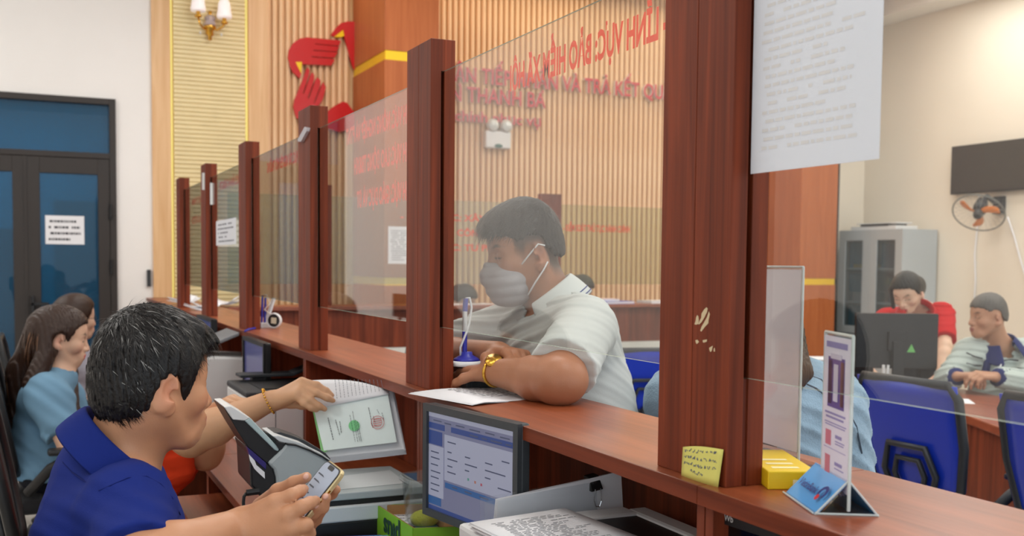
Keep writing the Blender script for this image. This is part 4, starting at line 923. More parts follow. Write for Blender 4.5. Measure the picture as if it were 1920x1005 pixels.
MB().lathe([(0, .06), (.035, .055), (.045, .03), (.045, -.02), (0, -.02)], 20, fc0, Rf).build('hub', MAT['black2'], fn, smooth=True)
MB().lathe([(.06, -.02), (.065, -.08), (.05, -.16), (0, -.17)], 20, fc0, Rf).build('motor', MAT['black2'], fn, smooth=True)
MB().tube([fc0-fd*.14, fc0-fd*.16+np.array((.05, 0, .05)), (XR-.06, 7.3, 2.03)], .025, 10).box((XR-.05, 7.25, 1.93), (XR-.001, 7.36, 2.1)).build('bracket', MAT['black2'], fn)
MB().tube([(XR-.02, 7.55, 2.12), (XR-.02, 7.56, 1.8), (XR-.02, 7.58, 1.55), (XR-.02, 7.56, 1.3), (XR-.02, 7.57, .9)], .008, 6).build('wall_cable', MAT['paper'], None, smooth=True, label='white cable running down the wall left below the fan', category='cable')
MB().tube([(XR-.03, 7.2, 1.9), (XR-.02, 7.12, 1.7), (XR-.02, 7.05, 1.5), (XR-.02, 6.95, 1.25), (XR-.02, 6.9, .9)], .008, 6).build('wall_cable', MAT['paper'], None, smooth=True, label='cable hanging from the fan along the wall to the right', category='cable')
# steel cabinet
cb = thing('steel_cabinet', 'grey steel cabinet with glazed upper doors against the right-hand wall', 'cabinet', (8.25, 8.57, 0)); stl = M('grey_steel', (176, 182, 186), .5, .0, bump=.02)
x0, x1, y0, y1, hz = 8.0, 8.47, 8.05, 8.97, 1.8
for nm_, a_, b_ in (('side_panel', (x0+.021, y0, 0), (x1, y0+.02, hz)), ('side_panel', (x0+.021, y1-.02, 0), (x1, y1, hz)), ('rear_panel', (x1-.02, y0+.0201, 0), (x1, y1-.0201, hz)), ('top_panel', (x0+.021, y0+.0201, hz-.03), (x1-.0201, y1-.0201, hz)), ('plinth', (x0+.021, y0+.0201, 0), (x1-.0201, y1-.0201, .06)), ('shelf', (x0+.03, y0+.0201, .66), (x1-.0201, y1-.0201, .68))): bx(nm_, a_, b_, stl, cb, .002)
for z in (1.02, 1.38): bx('shelf', (x0+.04, y0+.02, z), (x1-.02, y1-.02, z+.02), MAT['ltgrey'], cb)
cgl = glass('cabinet_glass', (225, 232, 235), .02, .6, .15, (120, 134, 138))
for k_, (ya, yb) in enumerate(((y0, (y0+y1)/2-.002), ((y0+y1)/2+.002, y1))):
    d_ = bx('glazed_door', (x0, ya, .7), (x0+.02, ya+.1, hz), stl, cb, .002); bx('stile', (x0, yb-.1, .7), (x0+.02, yb, hz), stl, d_, .002); bx('rail', (x0, ya+.1001, hz-.11), (x0+.02, yb-.1001, hz), stl, d_, .002); bx('rail', (x0, ya+.1001, .7), (x0+.02, yb-.1001, .78), stl, d_, .002)
    bx('pane', (x0+.008, ya+.1, .78), (x0+.012, yb-.1, hz-.11), cgl, d_)
    MB().box((x0-.02, yb-.06 if k_ == 0 else ya+.04, .62), (x0, yb-.04 if k_ == 0 else ya+.06, .655)).box((x0, ya, .07), (x0+.02, yb, .69)).build('lower_door', stl, cb, bevel=.002)
for i, (y, z, w_, h_, cc_) in enumerate(((8.3, 1.04, .05, .25, (90, 130, 150)), (8.42, 1.4, .04, .26, (120, 150, 170)), (8.2, 1.4, .05, .24, (70, 90, 110)), (8.75, 1.40, .2, .04, (200, 170, 90)), (8.8, 1.04, .24, .1, (190, 188, 190)), (8.33, .69, .05, .26, (110, 150, 160)), (8.88, .69, .06, .3, (80, 150, 175)), (8.88, 1.04, .06, .3, (80, 150, 175)), (8.88, 1.4, .06, .28, (80, 150, 175)))):
    tall = h_ > w_
    o_ = thing('file_binder' if tall else 'paper_pile', ('upright file in the cabinet, place %s' % ['middle shelf right', 'top shelf beside the right door edge', 'top shelf right end', '', '', 'bottom shelf right', 'bottom shelf left end', 'middle shelf left end', 'top shelf left end'][i]) if tall else ('flat yellowish folder on the top shelf of the steel cabinet', 'pile of pale papers on the middle shelf of the steel cabinet')[i-3], 'file' if tall else 'papers', (8.25, y, z))
    m_ = M('file_cover', cc_, .6, bump=.02)
    MB().box((8.1, y-w_/2, z), (8.4, y-w_/2+.004, z+h_)).box((8.1, y+w_/2-.004, z), (8.4, y+w_/2, z+h_)).box((8.1, y-w_/2, z), (8.104, y+w_/2, z+h_)).build('cover', m_, o_)
    MB().box((8.106, y-w_/2+.006, z+.002), (8.39, y+w_/2-.006, z+h_-.01)).build('pages', MAT['paper'], o_)
tp = thing('flat_device', 'low white and black device lying on top of the steel cabinet', 'device', (8.2, 8.4, 1.8))
MB().box((8.05, 8.2, 1.8), (8.35, 8.85, 1.84)).box((8.08, 8.22, 1.86), (8.3, 8.8, 1.875)).build('tray', MAT['white'], tp, bevel=.005)
MB().box((8.045, 8.3, 1.84), (8.3, 8.7, 1.862)).build('slot', MAT['black'], tp)
# table with rounded end
tbm = wood('red_brown_table_top', (128, 62, 40), (160, 84, 56), 1, .3, .7, .2)
tt = thing('meeting_table', 'reddish-brown meeting table with curved edge in front of the seated visitors', 'table', (4.3, 3.9, 0))
pl_ = [(3.05, 2.0), (3.3, 2.52), (3.59, 3.05), (3.85, 3.56), (4.02, 4.0), (4.05, 4.4), (4.02, 5.0), (4.1, 5.25), (4.35, 5.3), (4.6, 5.0), (4.62, 4.5), (4.5, 3.9), (4.35, 3.2), (4.2, 2.6), (4.0, 2.0)]
MB().prism([(x, y, .72) for x, y in pl_], (0, 0, .04)).build('table_top', tbm, tt, bevel=.006)
cx_, cy_ = np.mean(pl_, 0); pl2 = [(cx_+(x-cx_)*.86, cy_+(y-cy_)*.9) for x, y in pl_]
MB().prism([(x, y, 0) for x, y in pl2], (0, 0, .719)).build('apron', MAT['carc'], tt)
mt = monitor('computer_monitor', 'black monitor seen from behind on the meeting table, with a green sticker', (4.47, 4.23), math.pi+math.radians(-27), .44, .30, 1.16, scr_on, dz=.76)[0]
R_ = nrm((math.sin(math.radians(27)), 0, 0))
t, c, ex, ez_, n = mt, None, None, None, None
ex = np.array((math.cos(math.pi-math.radians(27)), math.sin(math.pi-math.radians(27)), 0)); n = np.cross(ex, (0, 0, 1.)); c = np.array((4.47, 4.23, 1.16))+ex*.22-np.array((0, 0, .15))
P = lambda a, b_: c+ex*a+np.array((0, 0, b_))-n*.0235
MB().prism([P(-.10, -.06), P(-.055, -.06), P(-.078, -.015)], -n*.001).build('green_sticker', M('green_sticker', (120, 200, 110), .5, bump=.01), mt)
MB().prism([P(-.04, -.05), P(0.0, -.06), P(0.0, -.03), P(-.04, -.025)], -n*.001).build('white_sticker', MAT['paper'], mt)
kb = thing('keyboard', 'black keyboard on the meeting table beside the clasped hands', 'keyboard', (4.22, 4.02, .76)); kb.rotation_euler = (0, 0, math.radians(-62))
MB().prism([(-.06, -.2, 0), (.07, -.2, 0), (.07, -.2, .022), (-.06, -.2, .012)], (0, .4, 0)).build('case', MAT['black'], kb, world=False, bevel=.003)
b = MB()
for i in range(5):
    for j in range(14): b.box((-.05+i*.023, -.19+j*.027, .013+i*.0017), (-.031+i*.023, -.167+j*.027, .021+i*.0017))
b.build('keys', MAT['black2'], kb, world=False, kind='stuff')
bd = thing('black_printer', 'low black desktop printer on the table beside the monitor', 'printer', (4.2, 4.75, .76)); bd.rotation_euler = (0, 0, math.radians(-25))
MB().box((-.2, -.15, 0), (.2, .15, .1)).build('body', MAT['black'], bd, world=False, bevel=.01); MB().box((-.17, -.16, .03), (.17, -.149, .05)).build('paper_slot', MAT['black2'], bd, world=False)
stack_of_paper('paper_stack', 'white papers lying on the black desktop printer', (4.08, 4.76, .862), (.26, -.12, 0), (.1, .2, 0), 5, .003, 31, rows=0)
notice('loose_sheet', 'white sheet on the meeting table under the keyboard', 'paper', ((3.98, 3.72, .7605), (.12, -.09, 0), (.12, .15, 0)), MAT['paper'], .0008, 8, 'paleink', seed=33)
ph = thing('pen_pot', 'grey cup of white pens on the meeting table before the monitor', 'pen holder', (4.0, 4.12, .76))
MB().lathe([(.035, 0), (.038, .09), (.034, .09), (.032, .005), (0, .005)], 20, (4.0, 4.12, .76)).build('cup', M('smoked_plastic', (90, 92, 96), .3, alpha=.7, bump=.01), ph)
for k_, (a, b_) in enumerate(((-.018, -.01), (0.0, .012), (.018, -.004))): MB().tube([(4.0+a*.5, 4.12+b_*.5, .768), (4.0+a, 4.12+b_, .905)], .0065, 8).build('pen', MAT['white'], ph)
# blue customer chairs
office_chair((3.2, 2.88, 0), math.radians(2), 'blue mesh office chair with armrests, left of the two', clothblue, meshblue, fr_dark, 'blue mesh chairs at the meeting table', 1.0)
office_chair((3.2, 2.22, 0), math.radians(-2), 'blue mesh office chair cut off by the right edge of the photo', clothblue, meshblue, fr_dark, 'blue mesh chairs at the meeting table', 1.0)
office_chair((3.2, 5.35, 0), math.radians(80), 'blue office chair behind the back of the masked man', clothblue, clothblue, fr_dark, None, .93, False)
office_chair((1.95, 5.95, 0), math.radians(200), 'black office chair beyond the counter, under the lettered glass', clothblack, clothblack, MAT['black'], None, 1.05)
# customer desk
cdk = thing('customer_desk', 'brown wooden customer desk in front of the far counter', 'desk', (4.0, 6.35, 0))
bx('desk_top', (3.2, 6.02, .72), (5.2, 6.6, .75), MAT['top'], cdk, bevel=.003); bx('front_panel', (3.25, 6.05, .04), (5.15, 6.07, .719), MAT['pillar'], cdk)
for x in (3.25, 5.13): bx('side_panel', (x, 6.07, 0), (x+.02, 6.58, .719), MAT['pillar'], cdk)
# black staff chairs
for i, (x, y, lb) in enumerate(((.2, 1.92, 'black office chair of the man in blue'), (.2, 3.2, 'black office chair of the woman in orange'), (.17, 4.6, 'black mesh office chair of the woman in pale blue'), (.16, 6.05, 'black office chair of the woman with glasses'))):
    office_chair((x, y, 0), 0, lb, clothblack, meshblack, MAT['black'], 'black staff chairs along the desk', 1.0 if i != 2 else 1.02, headrest=(i == 3))
# ================================================================== figures: smooth implicit bodies
class Sdf:
    def __init__(s): s.p = []
    def rc(s, a, b, r1, r2=None, k=.02, op=0, w=None):
        """round cone from a to b"""
        a = np.asarray(a, np.float32); b = np.asarray(b, np.float32); r2 = r1 if r2 is None else r2
        ba = b-a; L2 = max(float(ba@ba), 1e-9)
        def f(P):
            q = P-a; t = np.clip((q@ba)/L2, 0, 1)
            return np.linalg.norm(q-t[:, None]*ba, axis=1)-(r1+(r2-r1)*t)
        s.p.append((f, (a+b)/2, math.sqrt(L2)/2+max(r1, r2), k, op)); return s
    def chain(s, pts, rs, k=.01, op=0):
        for i in range(len(pts)-1): s.rc(pts[i], pts[i+1], rs[i], rs[i+1], k, op)
        return s
    def el(s, c, r, R=None, k=.02, op=0):
        c = np.asarray(c, np.float32); r = np.asarray(r, np.float32); Rm = np.eye(3, dtype=np.float32) if R is None else np.asarray(R, np.float32)
        def f(P):
            q = (P-c)@Rm; k0 = np.linalg.norm(q/r, axis=1); k1 = np.linalg.norm(q/(r*r), axis=1)+1e-9
            return k0*(k0-1)/k1
        s.p.append((f, c, float(r.max()), k, op)); return s
    def cut(s, pt, n, k=.004):
        """remove everything on the side n points to"""
        pt = np.asarray(pt, np.float32); n = nrm(n).astype(np.float32)
        s.p.append((lambda P: (P-pt)@n, None, 0, k, 2)); return s
    def fn(s, f, k=.004, op=2): s.p.append((f, None, 0, k, op)); return s
    def sub(s, other, k=.01, op=0): s.p.append((lambda P: other.ev(P), None, 0, k, op)); return s
    def ev(s, P, C=None, rad=0):
        """P (n,3), or blocks (B,m,3) with centres C"""
        blk = P.ndim == 3
        if blk: B, m = P.shape[:2]; d = np.full((B, m), 9., np.float32)
        else: d = np.full(len(P), 9., np.float32)
        for f, c, R, k, op in s.p:
            if blk and c is not None:
                sel = np.nonzero(np.linalg.norm(C-c, axis=1) < R+rad+k+.02)[0]
                if len(sel) == 0: continue
                q = f(P[sel].reshape(-1, 3)).reshape(len(sel), m); a = d[sel]
            else:
                q = f(P.reshape(-1, 3)).reshape(d.shape); a = d
            if op == 0: h = np.clip(.5+.5*(a-q)/k, 0, 1); r = a+(q-a)*h-k*h*(1-h)
            elif op == 1: h = np.clip(.5-.5*(-q-a)/k*-1, 0, 1); h = np.clip(.5-.5*(a+q)/k, 0, 1); r = a+(-q-a)*h+k*h*(1-h)
            elif op == 2: h = np.clip(.5-.5*(a-q)/k, 0, 1); r = a+(q-a)*h+k*h*(1-h)
            else: r = a+q
            if blk and c is not None: d[sel] = r
            else: d = r
        return d
def surf(sdf, lo, hi, h):
    """sparse surface nets -> verts, quads"""
    lo = np.asarray(lo, np.float32); nb = 8; bs = nb*h
    n = np.ceil((np.asarray(hi)-lo)/bs).astype(int)
    I = np.stack(np.meshgrid(*[np.arange(x) for x in n], indexing='ij'), -1).reshape(-1, 3)
    Cc = lo+(I+.5)*bs; d = sdf.ev(Cc.astype(np.float32))
    keep = np.abs(d) < bs*.87*1.25+.008; I = I[keep]; Cc = Cc[keep].astype(np.float32)
    g = np.stack(np.meshgrid(*[np.arange(nb+1)]*3, indexing='ij'), -1).reshape(-1, 3)
    off = (g*h).astype(np.float32); m1 = nb+1
    keys, pts, sg = [], [], []
    BIG = 1 << 14
    g8 = np.stack(np.meshgrid(*[np.arange(nb)]*3, indexing='ij'), -1).reshape(-1, 3)
    cidx = lambda a: (a[..., 0]*m1+a[..., 1])*m1+a[..., 2]
    corners = np.array([(i, j, k) for i in (0, 1) for j in (0, 1) for k in (0, 1)])
    ci = cidx(g8[:, None, :]+corners[None])
    edges = [(a, b) for a in range(8) for b in range(a+1, 8) if bin(a ^ b).count('1') == 1]
    done = set(map(tuple, I.tolist())); todo = I
    fc = [(np.nonzero(g[:, ax] == w)[0], dv) for ax in range(3) for w, dv in ((0, -1), (nb, 1))]; fax = [0, 0, 1, 1, 2, 2]
    while len(todo):
        grow = set()
        for s0 in range(0, len(todo), 400):
            Ib = todo[s0:s0+400]; base = lo+Ib*bs
            P = (base[:, None, :]+off[None]).astype(np.float32)
            D = sdf.ev(P, (base+bs/2).astype(np.float32), bs*.87)
            for (ix, dv), ax in zip(fc, fax):
                F_ = D[:, ix]; hit = (F_.min(1) < 0) & (F_.max(1) >= 0)
                for q in Ib[hit]:
                    q = list(q); q[ax] += dv; q = tuple(int(z) for z in q)
                    if q not in done: done.add(q); grow.add(q)
            V = D[:, ci]
            neg = V < 0; act = neg.any(2) & ~neg.all(2)
            bi, cj = np.nonzero(act)
            if len(bi) == 0: continue
            v = V[bi, cj]; acc = np.zeros((len(bi), 3)); cnt = np.zeros(len(bi))
            for a, b in edges:
                va, vb = v[:, a], v[:, b]; cr = (va < 0) != (vb < 0)
                t = np.where(cr, va/(va-vb+1e-12), 0)
                p = corners[a]+(corners[b]-corners[a])*t[:, None]
                acc += p*cr[:, None]; cnt += cr
            cell = Ib[bi]*nb+g8[cj]
            pts.append(lo+(cell+acc/cnt[:, None])*h); cell = cell+4000
            keys.append((cell[:, 0].astype(np.int64)*BIG+cell[:, 1])*BIG+cell[:, 2]); sg.append(v[:, [0, 1, 2, 4]] < 0)
        todo = np.array(sorted(grow), int).reshape(-1, 3)
    keys = np.concatenate(keys); pts = np.concatenate(pts); sg = np.concatenate(sg)
    o = np.argsort(keys); keys = keys[o]; pts = pts[o]; sg = sg[o]
    st = {0: BIG*BIG, 1: BIG, 2: 1}; quads = []
    def find(k):
        i = np.searchsorted(keys, k); i = np.minimum(i, len(keys)-1); return i, keys[i] == k
    for ax, col in ((0, 3), (1, 2), (2, 1)):
        e = np.nonzero(sg[:, 0] != sg[:, col])[0]
        j, k = [(1, 2), (2, 0), (0, 1)][ax]
        i1, o1 = find(keys[e]-st[j]); i2, o2 = find(keys[e]-st[j]-st[k]); i3, o3 = find(keys[e]-st[k])
        ok = o1 & o2 & o3; q = np.stack([e, i1, i2, i3], 1)[ok]; fl = ~sg[e, 0][ok]
        q[fl] = q[fl][:, ::-1]; quads.append(q)
    return pts, np.concatenate(quads)
def mesh_from(name, pts, quads, mats, parent, colors=None, smooth=True, **tags):
    off = np.zeros(3); r = parent
    if r is not None:
        while r.parent is not None: r = r.parent
        off = np.array(r.location)
    me = bpy.data.meshes.new(name)
    me.vertices.add(len(pts)); me.vertices.foreach_set('co', (pts-off).astype(np.float32).ravel())
    k = quads.shape[1]; n = len(quads)
    me.loops.add(n*k); me.loops.foreach_set('vertex_index', quads.astype(np.int32).ravel())
    me.polygons.add(n); me.polygons.foreach_set('loop_start', np.arange(0, n*k, k, dtype=np.int32))
    me.polygons.foreach_set('use_smooth', np.full(n, smooth))
    for m in (mats if isinstance(mats, (list, tuple)) else [mats]): me.materials.append(m)
    if colors is not None:
        a = me.color_attributes.new('tint', 'FLOAT_COLOR', 'POINT')
        c = np.ones((len(pts), 4), np.float32); c[:, :3] = colors; a.data.foreach_set('color', c.ravel())
    me.update(calc_edges=True); me.validate()
    o = bpy.data.objects.new(name, me); COL.objects.link(o); o.parent = parent
    for kk, x in tags.items(): o[kk] = x
    return o

class Head:
    """head frame: x forward, y to the person's left, z up; origin between the ears at eye level; sc scales it"""
    def __init__(s, o, fwd, up, sc=1., fem=False, jaw=1.):
        s.o = np.asarray(o, float); x = nrm(fwd); y = nrm(np.cross(up, x)); z = np.cross(x, y)
        s.R = np.column_stack([x, y, z]); s.sc = sc; s.fem = fem; s.jaw = jaw
    def w(s, *p): return s.o + s.R@(np.array(p, float)*s.sc)
    def loc(s, P): return ((np.asarray(P)-s.o)@s.R)/s.sc
    def add(s, D, mouth=True):
        q, w, R = s.sc, s.w, s.R; f = s.fem; j = s.jaw
        E = lambda c, r, k=.02, op=0, RR=None: D.el(w(*c), np.array(r)*q, R if RR is None else R@RR, k*q, op)
        C = lambda a, b, r1, r2, k=.015, op=0: D.rc(w(*a), w(*b), r1*q, r2*q, k*q, op)
        E((-.003, 0, .032), (.088, .076, .084))
        E((.03, 0, .03), (.062, .064, .062), .03)
        C((.035, 0, -.03), (.058, 0, -.082), .056, .03*j, .03)
        for y in (1, -1):
            C((-.002, y*.054, -.045), (.048, y*.024, -.093), .015*j, .016*j, .03)
            E((.056, y*.042, -.03), (.026, .022, .022), .025)
            C((.081, y*.012, .014), (.066, y*.045, .012), .010, .009, .016)
        E((.076, 0, -.066), (.022, .028, .026), .022)
        C((.072, 0, -.096), (.07, 0, -.1), .018 if not f else .015, .016, .02)
        for y in (1, -1): E((.093, y*.032, -.002), (.015, .018, .012), .014, 1)
        for y in (1, -1): E((.071, y*.031, -.003), (.0155, .0165, .0125), .006)
        n = .9 if f else 1
        C((.083, 0, .006), (.106*1, 0, -.036), .0085, .0115*n, .014)
        for y in (1, -1): E((.094, y*.0125, -.04), (.0115, .009*n, .0085), .008)
        C((.094, -.016, -.0625), (.094, .016, -.0625), .005, .005, .008); C((.0985, -.006, -.062), (.0985, .006, -.062), .0052, .0052, .008)
        C((.093, -.013, -.0745), (.093, .013, -.0745), .0062, .0062, .008)
        C((.103, -.021, -.0685), (.103, .021, -.0685), .0022, .0022, .003, 1)
        for y in (1, -1):
            t = math.radians(18); RR = np.array([[math.cos(t), 0, math.sin(t)], [0, 1, 0], [-math.sin(t), 0, math.cos(t)]])@np.array([[math.cos(.42*y), -math.sin(.42*y), 0], [math.sin(.42*y), math.cos(.42*y), 0], [0, 0, 1]])
            E((-.014, y*.078, -.014), (.021, .0075, .034), .006, 0, RR)
            E((-.006, y*.0755, -.04), (.011, .006, .013), .008, 0, RR)
            E((-.008, y*.0865, -.008), (.0125, .007, .021), .004, 1, RR)
            E((-.001, y*.083, -.02), (.008, .008, .009), .005, 1, RR)
        return s
    def tint(s, P, skin, lip, brow=(30, 22, 20), cheek=None, lash=True, browth=1., fade=None):
        """per-vertex base colour of the skin: lips, brows, lash lines, ears"""
        q = s.loc(P).astype(np.float32); c = np.tile(np.array(S(skin)[:3], np.float32), (len(P), 1))
        def blend(mask, col): 
            nonlocal c; c = c*(1-mask[:, None])+np.array(S(col)[:3], np.float32)*mask[:, None]
        seg = lambda a, b: _segd(q, np.array(a), np.array(b))
        if fade:
            zl = np.interp(q[:, 0], fade[0], fade[1]); blend(np.clip((q[:, 2]-zl+.034)/.034, 0, 1)*.85*(q[:, 0] < .05), (44, 38, 36))
        if cheek:
            for y in (1, -1): blend(.5*np.clip(1-np.linalg.norm(q-np.array((.07, y*.045, -.04)), axis=1)/.035, 0, 1), cheek)
            for y in (1, -1): blend(.6*np.clip(1-np.linalg.norm((q-np.array((-.01, y*.082, -.012)))/np.array((1, .6, 1.6)), axis=1)/.03, 0, 1), cheek)
            blend(.4*np.clip(1-np.linalg.norm(q-np.array((.113, 0, -.036)), axis=1)/.022, 0, 1), cheek)
        lm = np.minimum(seg((.1, -.021, -.0655), (.1, .021, -.0655)), np.minimum(seg((.103, -.011, -.0625), (.103, .011, -.0625)), seg((.1, -.015, -.0755), (.1, .015, -.0755))))
        blend(np.clip((.0068-lm)/.0025, 0, 1)*(q[:, 0] > .07), lip)
        for y in (1, -1):
            bm = np.minimum(seg((.091, y*.014, .018), (.085, y*.036, .025)), seg((.085, y*.036, .025), (.068, y*.053, .019)))
            blend(.85*np.clip((.0062*browth-bm*1.)/.0025, 0, 1), brow)
            if lash:
                em = np.minimum(seg((.086, y*.017, -.006), (.089, y*.031, -.0085)), seg((.089, y*.031, -.0085), (.076, y*.047, -.005)))
                blend(.9*np.clip((.0034-em)/.0015, 0, 1), (24, 18, 16))
        return c
def _segd(q, a, b):
    ba = b-a; t = np.clip((q-a)@ba/(ba@ba), 0, 1); return np.linalg.norm(q-a-t[:, None]*ba, axis=1)

def hand(D, wr, fdir, pn, thumb, curl=(.3, .3, .3, .3), sp=.09, sc=1., tcurl=.4, tout=.9, tips=None):
    """wrist point, finger direction, palm normal (out of the palm), thumb side; curls in radians per joint"""
    f = nrm(fdir); n = nrm(np.asarray(pn)-f*(np.dot(pn, f))); t = nrm(np.cross(n, f)); 
    if np.dot(t, thumb) < 0: t = -t
    wr = np.asarray(wr, float); L = []
    kn = [wr+f*.088*sc+t*.029*sc, wr+f*.092*sc+t*.009*sc, wr+f*.088*sc-t*.011*sc, wr+f*.08*sc-t*.029*sc]
    for i, kp in enumerate(kn):
        D.rc(wr+t*(.014-.009*i)*sc-n*.002, kp, .0155*sc, .0125*sc, .012*sc)
    D.el(wr+f*.03*sc+t*.022*sc+n*.008*sc, np.array((.03, .017, .017))*sc, np.column_stack([f, t, n]), .015*sc)
    ln = [(.042, .025, .021), (.046, .029, .022), (.042, .027, .022), (.033, .02, .019)]
    for i, kp in enumerate(kn):
        d0 = nrm(f+t*(sp*(1.3-i*.9)))
        a = 0; p = kp; pts = [p]
        for j in range(3):
            a += curl[i]*(1., 1.15, .75)[j]
            p = p+(d0*math.cos(a)+n*math.sin(a))*ln[i][j]*sc; pts.append(p)
        r = np.array((.0105, .0092, .0082, .0068))*sc*(.88 if i == 3 else 1)
        D.chain(pts, r, .006*sc); L.append(pts)
    b0 = wr+f*.022*sc+t*.026*sc+n*.006*sc
    d1 = nrm(f*.75+t*tout+n*.35); b1 = b0+d1*.04*sc; d2 = nrm(f*1.0+t*tout*.35+n*(.25+tcurl*.5)); b2 = b1+d2*.032*sc; d3 = nrm(f*1.0+t*(-.05)+n*(.2+tcurl)); b3 = b2+d3*.025*sc
    D.chain([b0, b1, b2, b3], np.array((.0155, .0125, .0105, .0082))*sc, .008*sc); L.append([b0, b1, b2, b3])
    return L
def arm(D, sh, el, wr, r=(.05, .041, .027), k=.02):
    sh, el, wr = map(np.asarray, (sh, el, wr)); m = el+(wr-el)*.3
    D.rc(sh, el, r[0], r[1], k); D.rc(el, m, r[1], r[1]*1.02, k); D.rc(m, wr, r[1]*1.02, r[2], k)
def torso(D, hip, chest, neck, sL, sR, w=1., infl=0., k=.04, fem=False, trap=.05):
    """hip, chest and neck-base points; shoulders; facing follows the shoulders"""
    hip, chest, neck, sL, sR = map(lambda a: np.asarray(a, float), (hip, chest, neck, sL, sR))
    y = nrm(sL-sR); u = nrm(neck-hip); x = nrm(np.cross(y, u)); R = np.column_stack([x, np.cross(u, x), u])
    i = infl
    D.el(hip+u*.04, np.array((.125*w+i, .175*w+i, .13)), R, k)
    D.el((hip+chest)/2+u*.02, np.array((.112*w+i, .148*w+i-(.012 if fem else 0), .16)), R, k)
    D.el(chest, np.array((.118*w+i, .162*w+i, .165)), R, k)
    D.rc(chest+u*.09+y*.09, chest+u*.09-y*.09, .075*w+i, None, k)
    for s_ in (sL, sR):
        D.rc(s_+(chest-s_)*.12, chest+u*.05+(s_-chest)*.35, .056+i, .09*w+i, k)
        D.rc(neck+u*.0+(s_-neck)*.12, s_+(neck-s_)*.12, trap+i*.8, .048+i, k)
    if fem:
        for s_ in (1, -1): D.el(chest+x*.075+y*.07*s_-u*.03, np.array((.062+i, .062+i, .062+i)), R, .03)
    return x, y, u
def folds(P, f1=28., f2=60., a=.004, d=(0, 0, 1), seed=0.):
    """drapery: uneven ridges running across direction d, fading in patches"""
    d = nrm(d).astype(np.float32)
    f1 *= 4.2; f2 *= 4.2
    s = P@d; p = P*9+seed
    wv = .35*np.sin(p[:, 0]+1.3*np.sin(p[:, 1]))+.3*np.sin(p[:, 2]*1.2+p[:, 0]*.7+1.1)
    r = np.sin(s*f1+wv*3.2)*.6+np.sin(s*f2+wv*6+1.3)*.4
    m = np.clip(.68+.5*np.sin(p[:, 1]*.8+p[:, 2]*.6+seed*2), 0, 1)
    return (a*r*m).astype(np.float32)
def strands(name, roots, dirs, lens, widths, mats, parent, mi=None, nseg=4, grav=0., nrmv=None, curlv=None, lift=None):
    """flat tapering hair locks: roots (n,3), growth dirs, lengths"""
    n = len(roots); P = np.zeros((n, nseg+1, 2, 3))
    d = dirs/np.linalg.norm(dirs, axis=1)[:, None]; p = roots.copy()
    side = np.cross(d, nrmv if nrmv is not None else np.tile((0, 0, 1.), (n, 1))); side /= np.linalg.norm(side, axis=1)[:, None]+1e-9
    for i in range(nseg+1):
        w = widths*(1-(i/nseg)**2*.9)*.5
        P[:, i, 0] = p-side*w[:, None]; P[:, i, 1] = p+side*w[:, None]
        if curlv is not None: d = d+curlv/nseg
        d = d+np.array((0, 0, -grav/nseg)); d = d/np.linalg.norm(d, axis=1)[:, None]
        p = p+d*(lens/nseg)[:, None]
    V = P.reshape(-1, 3); m = (nseg+1)*2
    q = np.array([(2*i, 2*i+1, 2*i+3, 2*i+2) for i in range(nseg)])
    F = (np.arange(n)[:, None, None]*m+q[None]).reshape(-1, 4)
    o = mesh_from(name, V, F, mats, parent, smooth=True)
    if mi is not None: o.data.polygons.foreach_set('material_index', np.repeat(mi, nseg).astype(np.int32))
    return o
def collar(name, parent, mat, c, axis, fwd, r, hgt=.035, fall=.05, gap=.5, flare=.02, squash=1., thick=.0035, pts_drop=.02, mats=None, backlift=.0):
    """turn-down collar: stand around the neck then a fall outwards; open at the front"""
    u = nrm(axis); x = nrm(np.asarray(fwd)-u*np.dot(fwd, u)); y = np.cross(u, x); c = np.asarray(c, float)
    n = 33; prof = [(0, 0), (.002, hgt*.6), (.006, hgt), (.011, hgt+.003), (.015, hgt-.004), (.015+flare*.6, hgt-fall*.55), (.015+flare, hgt-fall)]
    rows = []
    for i in range(n):
        a = gap+(2*math.pi-2*gap)*i/(n-1); fr = (math.cos(a)+1)/2
        cs, sn = math.cos(a), math.sin(a)*squash; row = []
        for k, (dr, dz) in enumerate(prof):
            e = pts_drop*max(0, fr-.5)*2*(k/6.)**2 if k > 3 else 0
            rad = r+dr+e*.3
            row.append(c+x*cs*rad+y*sn*rad+u*(dz-e-fr*.02+(1-fr)*backlift))
        rows.append(row)
    b = MB(); b.grid(np.array(rows))
    o = b.build(name, mats or mat, parent, smooth=True)
    sd = o.modifiers.new('thick', 'SOLIDIFY'); sd.thickness = thick; sd.offset = 0
    ss = o.modifiers.new('smooth', 'SUBSURF'); ss.levels = 1; ss.render_levels = 1
    return o
# ================================================================== people
skin_m = M('skin', (205, 160, 130), .48, attr='tint', var=.04, vscale=25, bump=.05, bscale=350, sss=.08)
hair_m = M('black_hair', (20, 17, 17), .42, spec=.4, bump=.25, bscale=220); hairb_m = M('brown_hair', (52, 34, 26), .4, spec=.4, bump=.25, bscale=200, stretch=(1, 1, .15))
grey_m = M('grey_hair', (150, 148, 145), .5, bump=.05); strand_m = M('black_hair_strand', (24, 20, 20), .38, spec=.5, bump=.01); strandb_m = M('brown_hair_strand', (74, 48, 34), .38, spec=.5, bump=.01); strandt_m = M('tawny_hair_strand', (120, 80, 50), .4, bump=.01)
def cloth(name, c, **k): return M(name, c, .9, spec=.2, bump=k.pop('bump', .12), bscale=k.pop('bscale', 500), var=.03, vscale=5, **k)
trou_m = cloth('dark_trousers', (34, 36, 44)); shoe_m = M('black_shoe', (22, 22, 24), .4, bump=.02)
def part_from(D, lo, hi, h, name, mat, par, cols=None, **tags):
    p, q = surf(D, lo, hi, h); return mesh_from(name, p, q, mat, par, cols(p) if cols else None, **tags), p
